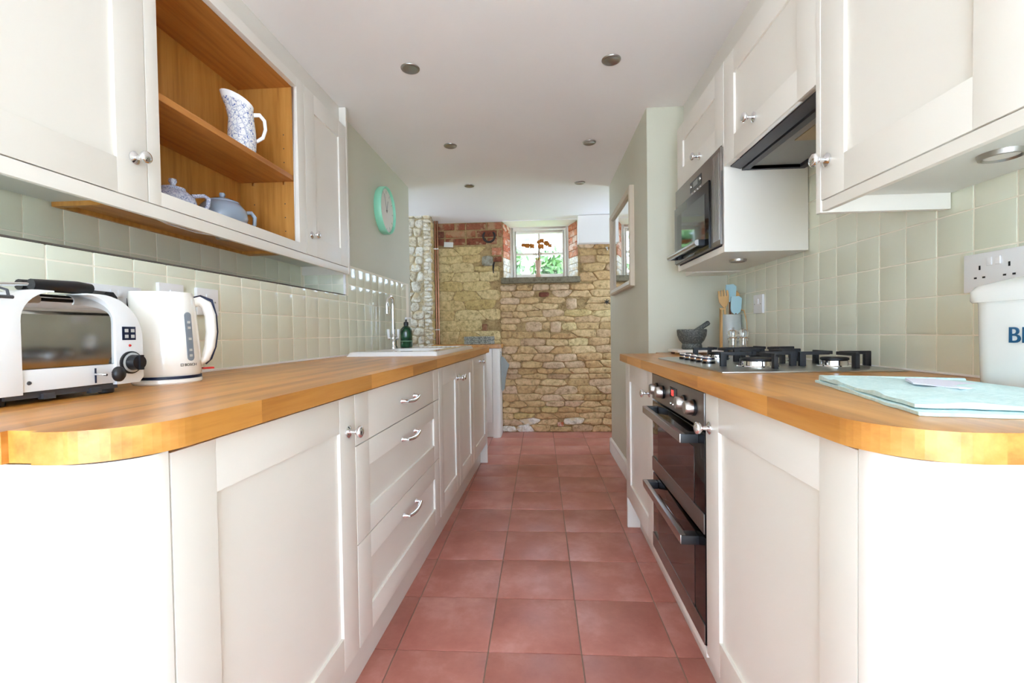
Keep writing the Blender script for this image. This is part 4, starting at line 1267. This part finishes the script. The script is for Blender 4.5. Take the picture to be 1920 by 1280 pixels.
# ------------------------------------------------------------------ crockery on the open shelves
SH = 1.737+.0005; BO = UB+.0305
jg = thing('jug', 'blue and white floral jug on the oak shelf', 'jug', (-1.125, 1.70, SH), math.radians(38))
jg.scale = (.72, .72, .84)
n_ = 40
def jug_ring(r, z, sp):
    rg = []
    for k in range(n_):
        a = 2*math.pi*k/n_; d = -math.cos(a)          # -x is the spout
        rr_ = r; zz = z
        if sp and d > .5: rr_ += sp*.040*((d-.5)/.5)**1.5
        if sp: zz += sp*(.026*d+.006)
        rg.append((rr_*math.cos(a), rr_*math.sin(a), zz))
    return rg
pf = [(0, 0, 0), (.058, 0, 0), (.064, .008, 0), (.068, .05, 0), (.066, .10, 0), (.060, .15, .05), (.0565, .19, .45), (.0565, .212, .82)]
g = MB(); g.rings([jug_ring(*p) for p in pf], cap1=True); g.build('body', 'blue_print', jg, smooth=50)
g = MB(); g.rings([jug_ring(.0567, .211, .81), jug_ring(.058, .232, 1.0), jug_ring(.0545, .233, 1.0), jug_ring(.052, .21, .75), jug_ring(.05, .19, .3)], cap0=False); g.build('rim', 'white_ceramic', jg, smooth=50)
g = MB(); g.tube([(.054, 0, .185), (.085, 0, .192), (.108, 0, .17), (.112, 0, .13), (.098, 0, .09), (.066, 0, .066)], [.010, .010, .0095, .009, .009, .008], 12); g.build('handle', 'white_ceramic', jg, smooth=60)
tp1 = thing('teapot', 'blue and white patterned teapot behind the cabinet lip', 'teapot', (-1.205, 1.455, BO), math.radians(60))
tp1.scale = (.88, .88, .88)
g = MB(); g.lathe([(0, 0), (.05, 0), (.07, .02), (.078, .05), (.070, .080), (.050, .098), (.042, .102), (0, .102)], 36); g.build('body', 'blue_print_fine', tp1, smooth=50)
g = MB(); g.lathe([(.043, .100), (.040, .112), (.020, .120), (.010, .122), (.009, .128), (.014, .136), (.012, .146), (0, .149)], 28); g.build('lid', 'blue_print_fine', tp1, smooth=50)
g = MB(); g.tube([(.062, 0, .096), (.105, 0, .108), (.122, 0, .100), (.118, 0, .07), (.102, 0, .040), (.075, 0, .036)], [.008, .008, .0085, .008, .0075, .007], 10); g.build('handle', 'blue_print_fine', tp1, smooth=60)
g = MB(); g.tube([(-.068, 0, .04), (-.10, 0, .055), (-.115, 0, .085), (-.13, 0, .1)], [.018, .013, .010, .009], 12); g.build('spout', 'blue_print_fine', tp1, smooth=60)
tp2 = thing('teapot', 'plain grey-blue glazed teapot beside the patterned teapot', 'teapot', (-1.19, 1.672, BO), math.radians(58))
tp2.scale = (.9, .9, .95)
g = MB(); g.lathe([(0, 0), (.055, 0), (.082, .02), (.094, .055), (.088, .088), (.068, .112), (.058, .116), (0, .116)], 40); g.build('body', 'grey_glaze', tp2, smooth=50)
g = MB(); g.lathe([(.064, .113), (.063, .119), (.045, .128), (.014, .134), (.009, .138), (.012, .147), (.010, .154), (0, .156)], 32); g.build('lid', 'grey_glaze', tp2, smooth=50)
g = MB(); g.tube([(.085, 0, .092), (.115, 0, .098), (.130, 0, .08), (.128, 0, .05), (.112, 0, .03), (.088, 0, .034)], .0085, 10); g.build('handle', 'grey_glaze', tp2, smooth=60)
g = MB(); g.tube([(-.08, 0, .04), (-.112, 0, .055), (-.128, 0, .09), (-.142, 0, .108)], [.020, .015, .012, .010], 12); g.build('spout', 'grey_glaze', tp2, smooth=60)

# ------------------------------------------------------------------ hob
hb = thing('gas_hob', 'steel five-burner gas hob with black pan supports', 'hob', (.0, 0, WZR), 0)
HX0, HX1, HY0, HY1 = .512, 1.012, 1.325, 2.035
g = MB(); g.rings([[(HX0, HY0, .0005), (HX1, HY0, .0005), (HX1, HY1, .0005), (HX0, HY1, .0005)], [(HX0, HY0, .004), (HX1, HY0, .004), (HX1, HY1, .004), (HX0, HY1, .004)], [(HX0+.03, HY0+.03, .009), (HX1-.03, HY0+.03, .009), (HX1-.03, HY1-.03, .009), (HX0+.03, HY1-.03, .009)]])
g.build('plate', 'hob_steel', hb, bevel=.0012)
def burner(x, y, r):
    M = Matrix.Translation((x, y, .009))
    g = MB(); g.lathe([(0, 0), (r*1.35, 0), (r*1.3, .003), (r, .004), (r*.98, .016), (r*.92, .018), (0, .018)], 28, M); bb = g.build('burner', 'chrome', hb, smooth=40)
    g = MB(); g.lathe([(r*1.04, .0182), (r*1.04, .024), (r*.9, .026), (0, .026)], 28, M); g.build('burner_cap', 'cast_iron', bb, smooth=40)
def support(x, y, q, r):
    g = MB()
    for dx, dy in ((1, 0), (-1, 0), (0, 1), (0, -1)):
        ex, ey = x+dx*q, y+dy*q
        ux, uy = (.006 if dx == 0 else .009), (.006 if dy == 0 else .009)
        g.box(ex-ux, ex+ux, ey-uy, ey+uy, .006, .050)
        ix, iy = x+dx*r*.45, y+dy*r*.45
        g.box(min(ex+dx*ux, ix)-(.0055 if dx == 0 else 0), max(ex+dx*ux, ix)+(.0055 if dx == 0 else 0), min(ey+dy*uy, iy)-(.0055 if dy == 0 else 0), max(ey+dy*uy, iy)+(.0055 if dy == 0 else 0), .043, .053)
    g.build('pan_support', 'cast_iron', hb, bevel=.0015)
for x, y, r, q in ((.675, 1.47, .046, .105), (.895, 1.455, .036, .095), (.90, 1.885, .036, .095), (.70, 1.86, .034, .085), (.80, 1.675, .055, .105)):
    burner(x, y, r); support(x, y, q, r)
for k in range(5):
    y = 1.60+.064*k
    M = Matrix.Translation((.572, y, .0065))
    g = MB(); g.lathe([(0, 0), (.021, 0), (.021, .010), (.0215, .0105)], 24, M); kb = g.build('knob', 'black_plastic', hb, smooth=40)
    g = MB(); g.lathe([(0, .0105), (.0185, .0105), (.0195, .024), (.017, .027), (0, .027)], 24, M); g.build('knob_cap', 'chrome', kb, smooth=40)
    g = MB(); g.lathe([(.0197, .0165), (.0199, .017), (.0199, .021), (.0197, .0215)], 24, M); g.build('knob_band', 'navy_trim', kb)

# ------------------------------------------------------------------ things behind the hob
bd = thing('chopping_board', 'white chopping board lying flat behind the hob', 'chopping board', (.80, 2.395, WZR), .04)
g = MB(); g.prism(rrect(-.125, .125, -.09, .09, .02), .012, .025); g.build('slab', 'board_white', bd, bevel=.003)
for x in (-.10, .10):
    for y in (-.07, .07):
        g = MB(); g.lathe([(.010, 0), (.010, .0118), (0, .0118)], 12, Matrix.Translation((x, y, 0))); g.build('foot', 'brown_wood', bd)
mo = thing('mortar', 'grey granite mortar on the chopping board', 'mortar', (.775, 2.40, WZR+.0252))
g = MB(); g.lathe([(0, 0), (.046, 0), (.050, .006), (.048, .022), (.046, .028), (.060, .045), (.070, .07), (.073, .098), (.070, .102), (.062, .098), (.058, .07), (.042, .045), (0, .040)], 36); g.build('bowl', 'granite', mo, smooth=45)
pe = thing('pestle', 'grey granite pestle leaning in the mortar', 'pestle', (.750, 2.40, WZR+.0252+.052))
g = MB(); g.tube([(0, 0, .006), (.012, 0, .014), (.03, 0, .027), (.08, 0, .062), (.106, 0, .080), (.112, 0, .084)], [.012, .017, .016, .012, .0125, .009], 14); o = g.build('stone_rod', 'granite', pe, smooth=60)
pt = thing('utensil_pot', 'pale grey cylindrical utensil pot in the corner by the tiles', 'pot', (.985, 2.44, WZR))
g = MB(); g.lathe([(0, 0), (.048, 0), (.050, .003), (.050, .198), (.0485, .20), (.045, .198), (.045, .006), (0, .006)], 36); g.build('pot_body', 'grey_utensil_pot', pt, smooth=45)
def leaf_blade(g, prof, th, M):
    n = len(prof)
    pts = [(x, z) for x, z in prof]
    g.rings([[(x, -th/2, z) for x, z in pts], [(x, th/2, z) for x, z in pts]], M)
def utensil(name, label, cat, dx, dy, tiltx, tilty, prof, th, mat, L, hmat=None, rz=0):
    t_ = thing(name, label, cat, (.985+dx, 2.44+dy, WZR+.008), rz)
    M = Matrix.Rotation(tilty, 4, 'Y') @ Matrix.Rotation(tiltx, 4, 'X')
    g = MB(); g.tube([(0, 0, .0), (0, 0, L)], .006, 8, M); g.build('handle', hmat or mat, t_, smooth=50)
    g = MB(); leaf_blade(g, [(x, z+L-.006) for x, z in prof], th, M); g.build('head', mat, t_, bevel=.0015)
spoon = [(-.006, 0), (.006, 0), (.024, .025), (.027, .05), (.022, .075), (.010, .088), (-.010, .088), (-.022, .075), (-.027, .05), (-.024, .025)]
fork = [(-.006, 0), (.006, 0), (.024, .028), (.027, .055), (.025, .088), (.017, .088), (.016, .060), (.012, .060), (.010, .090), (.003, .090), (.002, .060), (-.002, .060), (-.003, .090), (-.010, .090), (-.012, .060), (-.016, .060), (-.017, .088), (-.025, .088), (-.027, .055), (-.024, .028)]
spat = [(-.006, 0), (.006, 0), (.022, .012), (.026, .030), (.028, .082), (.012, .094), (-.024, .090), (-.026, .030), (-.022, .012)]
utensil('wooden_fork', 'pale wooden fork with tines in the utensil pot', 'fork', -.010, -.004, .02, -.10, fork, .006, 'wood_spoon', .235)
utensil('silicone_spatula', 'pale blue silicone spatula standing tallest in the utensil pot', 'spatula', -.004, .004, .0, .02, spat, .010, 'blue_silicone', .262, 'brown_wood')
utensil('wooden_spoon', 'pale wooden spoon at the tile side of the utensil pot', 'spoon', .004, .010, -.02, .08, spoon, .007, 'wood_spoon', .235)
utensil('silicone_spoon', 'short pale blue silicone scraper low in the utensil pot', 'spatula', .010, -.020, .04, .02, spat, .009, 'blue_silicone', .198, 'brown_wood')
tg = thing('wooden_tongs', 'pale wooden salad tongs hooked over the utensil pot', 'tongs', (.985, 2.415, WZR))
g = MB(); g.box(-.066, -.054, -.012, .0, .004, .225); g.box(-.066, -.044, -.012, .0, .225, .234); g.build('arm', 'wood_spoon', tg, bevel=.002)
g = MB(); g.tube([(.046, .004, .221), (.0535, -.010, .219), (.0545, -.040, .16), (.0545, -.048, .10)], .0035, 8); g.build('arm', 'wood_spoon', tg, smooth=50)
def mill(x, y, label, fill):
    t_ = thing('pepper_mill', label, 'mill', (x, y, WZR))
    g = MB(); g.lathe([(0, 0), (.024, 0), (.025, .003), (.020, .02), (.018, .05), (.020, .072), (.0235, .078), (.0235, .082), (.015, .086), (.022, .094), (.026, .105), (.021, .117), (.010, .122), (0, .122)], 28); g.build('acrylic_body', 'clear_acrylic', t_, smooth=45)
    g = MB(); g.lathe([(0, .123), (.005, .123), (.006, .130), (0, .134)], 14); g.build('finial', 'chrome', t_, smooth=50)
    g = MB(); g.lathe([(0, .004), (.012, .004), (.012, .034), (0, .036)], 16); g.build('contents', fill, t_, smooth=50)
    g = MB(); g.lathe([(0, .037), (.004, .037), (.004, .118), (0, .118)], 12); g.build('spindle', 'chrome', t_, smooth=50)
mill(.895, 2.19, 'clear acrylic salt mill in front of the utensil pot', 'salt')
mill(.945, 2.20, 'clear acrylic pepper mill with dark peppercorns beside the tiles', 'pepper')

# ------------------------------------------------------------------ bread bin and tea towel
bn = thing('bread_bin', 'white enamel bread bin with blue lettering at the right edge', 'bread bin', (.95, .82, WZR), 0)
def bin_ring(kx, ky, z, r=.05): return [(x, y, z) for x, y in rrect(-kx, kx, -ky, ky, r, 6)]
g = MB(); g.rings([bin_ring(.074, .174, 0), bin_ring(.077, .177, .006), bin_ring(.080, .18, .178), bin_ring(.080, .18, .182)]); g.build('bin_body', 'white_enamel', bn, smooth=45)
g = MB(); g.rings([bin_ring(.085, .187, .170), bin_ring(.087, .189, .174), bin_ring(.087, .189, .192), bin_ring(.082, .183, .202), bin_ring(.05, .14, .215, .04), bin_ring(.02, .07, .221, .015)]); g.build('lid', 'white_enamel', bn, smooth=50)
text_mesh('lettering', 'BREAD', .042, 'teal_text', bn, Matrix.Translation((-.0798, .090, .092)) @ Matrix(((0, 0, -1, 0), (-1, 0, 0, 0), (0, 1, 0, 0), (0, 0, 0, 1))), .0012)
tw = thing('tea_towel', 'folded pale aqua tea towel on the right worktop', 'towel', (0, 0, WZR))
def cloth(z0, z1, corners, name, mat, wav, seed, rollx=False):
    g = MB(); N, Mn = 36, 22
    top = []; bot = []
    for j in range(Mn+1):
        for i in range(N+1):
            a, b = i/N, j/Mn
            p = [(1-a)*(1-b)*corners[0][q]+a*(1-b)*corners[1][q]+a*b*corners[2][q]+(1-a)*b*corners[3][q] for q in (0, 1)]
            ed = min(1, 6*min(a, 1-a, b, 1-b)+.25)
            nz = wav*(noise.noise(Vector((p[0]*9, p[1]*9, seed)))+.5*noise.noise(Vector((p[0]*24, p[1]*24, seed))))
            ph = .008*noise.noise(Vector((a*7, b*7, seed+5)))
            top.append((p[0]+ph, p[1]+ph, z0+(z1-z0)*(.55+.45*ed)+max(0, nz)))
            bot.append((p[0]+ph, p[1]+ph, z0+max(0, nz)*.4*(0 if ed > .9 else .2)))
    o = len(top); g.v = top+bot; n1 = N+1
    for j in range(Mn):
        for i in range(N):
            a = j*n1+i; g.f.append((a, a+1, a+n1+1, a+n1)); g.f.append((o+a, o+a+n1, o+a+n1+1, o+a+1))
    ed = list(range(N+1))+[j*n1+N for j in range(1, Mn+1)]+[Mn*n1+i for i in range(N-1, -1, -1)]+[j*n1 for j in range(Mn-1, 0, -1)]
    for k in range(len(ed)):
        a, b = ed[k], ed[(k+1) % len(ed)]; g.f.append((a, o+a, o+b, b))
    return g.build(name, mat, tw, smooth=60)
cloth(.0005, .008, [(.525, .67), (.83, .585), (.865, 1.0), (.625, 1.085)], 'lower_fold', 'towel_cloth', .005, 2)
cloth(.0085, .0165, [(.535, .69), (.83, .60), (.86, .985), (.628, 1.075)], 'upper_fold', 'towel_cloth', .011, 7)
g = MB(); g.tube([(.628, 1.073, .010), (.70, 1.048, .010), (.80, 1.01, .010), (.862, .987, .010)], [.008, .0085, .0085, .008], 12); g.build('rolled_edge', 'towel_cloth', tw, smooth=60)
g = MB(); tgp = [(.690, .80), (.735, .785), (.765, .85), (.745, .915), (.70, .925), (.672, .87)]
g.rings([[(x, y, .0205) for x, y in tgp], [(x, y, .0225+.05*max(0, y-.86)) for x, y in tgp]]); g.build('fabric_tag', 'towel_tag', tw)

# ------------------------------------------------------------------ far corner: second counter and things on the stone wall
CX, CY = -.40, 4.50
cu_ = thing('corner_cabinet', 'cream base cabinet against the stone wall with rounded corner post', 'cabinet', (CX, CY, 0))
g = MB(); g.box(-.672, -.075, .02, .245, .15, .885); g.build('body', 'cream_paint', cu_)
g = MB(); g.box(-.62, -.0775, 0, .0195, .155, .880); g.build('door', 'cream_paint', cu_, bevel=.0015)
g = MB(); g.prism([(-.075, .245), (-.075, 0), (-.04, 0)]+arc(-.04, .04, .04, -math.pi/2, 0, 8)+[(0, .245)], 0, .885); g.build('corner_post', 'cream_paint', cu_, smooth=40)
g = MB(); g.box(-.672, -.0755, .045, .06, 0, .149); g.build('plinth_board', 'cream_paint', cu_)
cw = thing('worktop', 'short oak worktop on the corner cabinet below the brick courses', 'worktop', (CX, CY, .8865))
for k in range(7):
    y0 = -.015+k*.0385
    for x0, x1 in ((-.674, -.35-.05*(k % 2)), (-.35-.05*(k % 2), .018)):
        g = MB(); g.box(x0, x1, y0, y0+.0384, 0, .039); g.build('stave', 'oak_stave', cw)
for k in range(2):
    t_ = thing('woven_mat', 'lower round grey woven mat on the corner worktop' if k == 0 else 'upper round grey woven mat stacked on the other', 'place mat', (-.615, 4.615, .926+.040*k), 0, 'woven mats')
    g = MB(); g.lathe([(0, 0), (.15, 0), (.156, .006), (.156, .012), (.152, .0185), (.156, .024), (.156, .032), (.15, .0385), (0, .0385)], 40, None, 1, .72); g.build('woven_disc', 'woven_grey', t_, smooth=40)
ht = thing('hanging_cloth', 'grey cloth hanging from the end of the corner cabinet', 'cloth', (CX+.004, 4.57, .45))
pp = [(0, .36), (.035, .34), (.085, .27), (.06, .20), (.045, .13), (.035, .03), (.015, .0), (.004, .02)]
g = MB(); g.rings([[(x, 0, z) for x, z in pp], [(x*.9, .02, z) for x, z in pp], [(x, .045, z*.98) for x, z in pp]]); g.build('folded_cloth', 'grey_cloth', ht, bevel=.003)
g = MB(); g.tube([(.0, .02, .36), (.004, .02, .38), (.0, .02, .40)], .004, 8); g.build('loop', 'grey_cloth', ht)
# copper pipes with clips
for k, x in enumerate((-1.072, -1.048)):
    g = MB(); g.tube([(x, 4.715, .926), (x, 4.715, 2.215)], .0105 if k == 0 else .009, 12)
    tag(g.build('copper_pipe', 'copper', smooth=60), 'vertical copper pipe, the one %s the limewashed stone pier' % ('nearest' if k == 0 else 'farther from'), 'pipe', 'copper pipes')
for z in (1.08, 1.915):
    g = MB(); g.box(-1.095, -1.036, 4.697, 4.7035, z-.006, z+.006)
    tag(g.build('pipe_clip', 'white_plastic', bevel=.002), 'white pipe clip on the copper pipes, %s' % ('just above the worktop' if z < 1.5 else 'level with the bricks'), 'pipe clip', 'pipe clips')
# horseshoe
pts = []
for k in range(17):
    a = math.radians(135+270*k/16); pts.append((.060*math.cos(a), 0, .060*math.sin(a)))
g = MB(); g.tube([(x, y, z) for x, y, z in pts], [.007]+[.0105]*15+[.007], 8)
hs = g.build('horseshoe', 'iron_rust', loc=(-.515, FARY-.012, 2.04), smooth=60); tag(hs, 'rusty horseshoe hung on the brick courses', 'horseshoe')
g = MB(); g.box(-.048, .048, -.003, .003, -.026, .026)
o = g.build('card', 'card_white', loc=(-.94, FARY-.004, 1.965), rot=(0, .06, 0)); tag(o, 'small white card on the brick courses beside the pipes', 'card')
g = MB(); g.tube([(0, 0, -.06), (0, -.02, -.02), (.004, -.028, .02), (.012, -.016, .05)], [.004, .008, .010, .006], 8)
o = g.build('iron_hook', 'iron_rust', loc=(-.475, FARY-.003, 1.72), smooth=60); tag(o, 'dark iron hook in the stone left of the window', 'hook')
g = MB(); g.lathe([(0, 0), (.012, 0), (.012, .006), (0, .006)], 12, axis_m((0, 0, 0), (0, -1, 0))); g.tube([(0, -.006, 0), (0, -.03, -.004), (0, -.036, -.03), (0, -.02, -.036)], .006, 8)
o = g.build('robe_hook', 'chrome', loc=(.69, FARY-.016, 1.89), smooth=50); tag(o, 'chrome hook on the stone below the white casing', 'hook')
g = MB()
for k in range(3): g.tube([(.026*math.cos(k*math.pi/3+.5), -.006, .026*math.sin(k*math.pi/3+.5)), (-.026*math.cos(k*math.pi/3+.5), -.006, -.026*math.sin(k*math.pi/3+.5))], .005, 6)
o = g.build('iron_star_bolt', 'cast_iron', loc=(.685, FARY-.016, 1.338)); tag(o, 'small black star-shaped bolt in the stone beside the pier', 'bolt')
# vase with dried flowers on the sill
vs_ = thing('vase', 'slim terracotta and glass vase on the window sill', 'vase', (-.01, 4.86, 1.6065))
g = MB(); g.lathe([(0, 0), (.024, 0), (.027, .005), (.028, .03), (.022, .055), (.020, .07), (.024, .10), (.032, .15), (.035, .185), (.032, .185), (.028, .15), (.018, .08), (0, .078)], 28); g.build('vase_body', 'vase_terracotta', vs_, smooth=45)
fl = thing('dried_flowers', 'spray of dried orange flower heads standing in the vase', 'flowers', (-.01, 4.86, 1.69))
rf = random.Random(8)
g = MB()
for k in range(22):
    a = rf.uniform(0, 6.28); e_ = rf.uniform(.006, .03)
    g.tube([(0, 0, .0), (e_*.7*math.cos(a), e_*.7*math.sin(a), .10), (e_*1.15*math.cos(a), e_*1.15*math.sin(a), .135)], .0018, 5)
g.build('straw_bunch', 'straw', fl)
heads = [(-.155, 0, .270), (-.115, .0, .262), (-.075, .01, .268), (-.062, -.01, .255), (.005, .0, .298), (.04, .01, .312), (.02, -.01, .252), (.035, 0, .25), (.085, 0, .285), (.10, .01, .275), (.125, 0, .258)]
for i, (x, y, z) in enumerate(heads):
    g = MB(); g.tube([(x*.08, 0, .07), (x*.35, y*.4, z*.72), (x, y, z)], .0016, 5); st = g.build('stem', 'twig', fl)
    g = MB()
    r_ = rf.uniform(.017, .025)
    for q in range(9):
        a = q*2.4; p = Vector((math.cos(a)*.55, math.sin(a)*.55, (q/8-.5)*1.1))*r_
        g.lathe([(0, -.6*r_), (.5*r_, -.3*r_), (.62*r_, 0), (.5*r_, .35*r_), (0, .6*r_)], 7, Matrix.Translation(Vector((x, y, z))+p))
    g.build('flower_head', 'dried_orange', st, smooth=50)
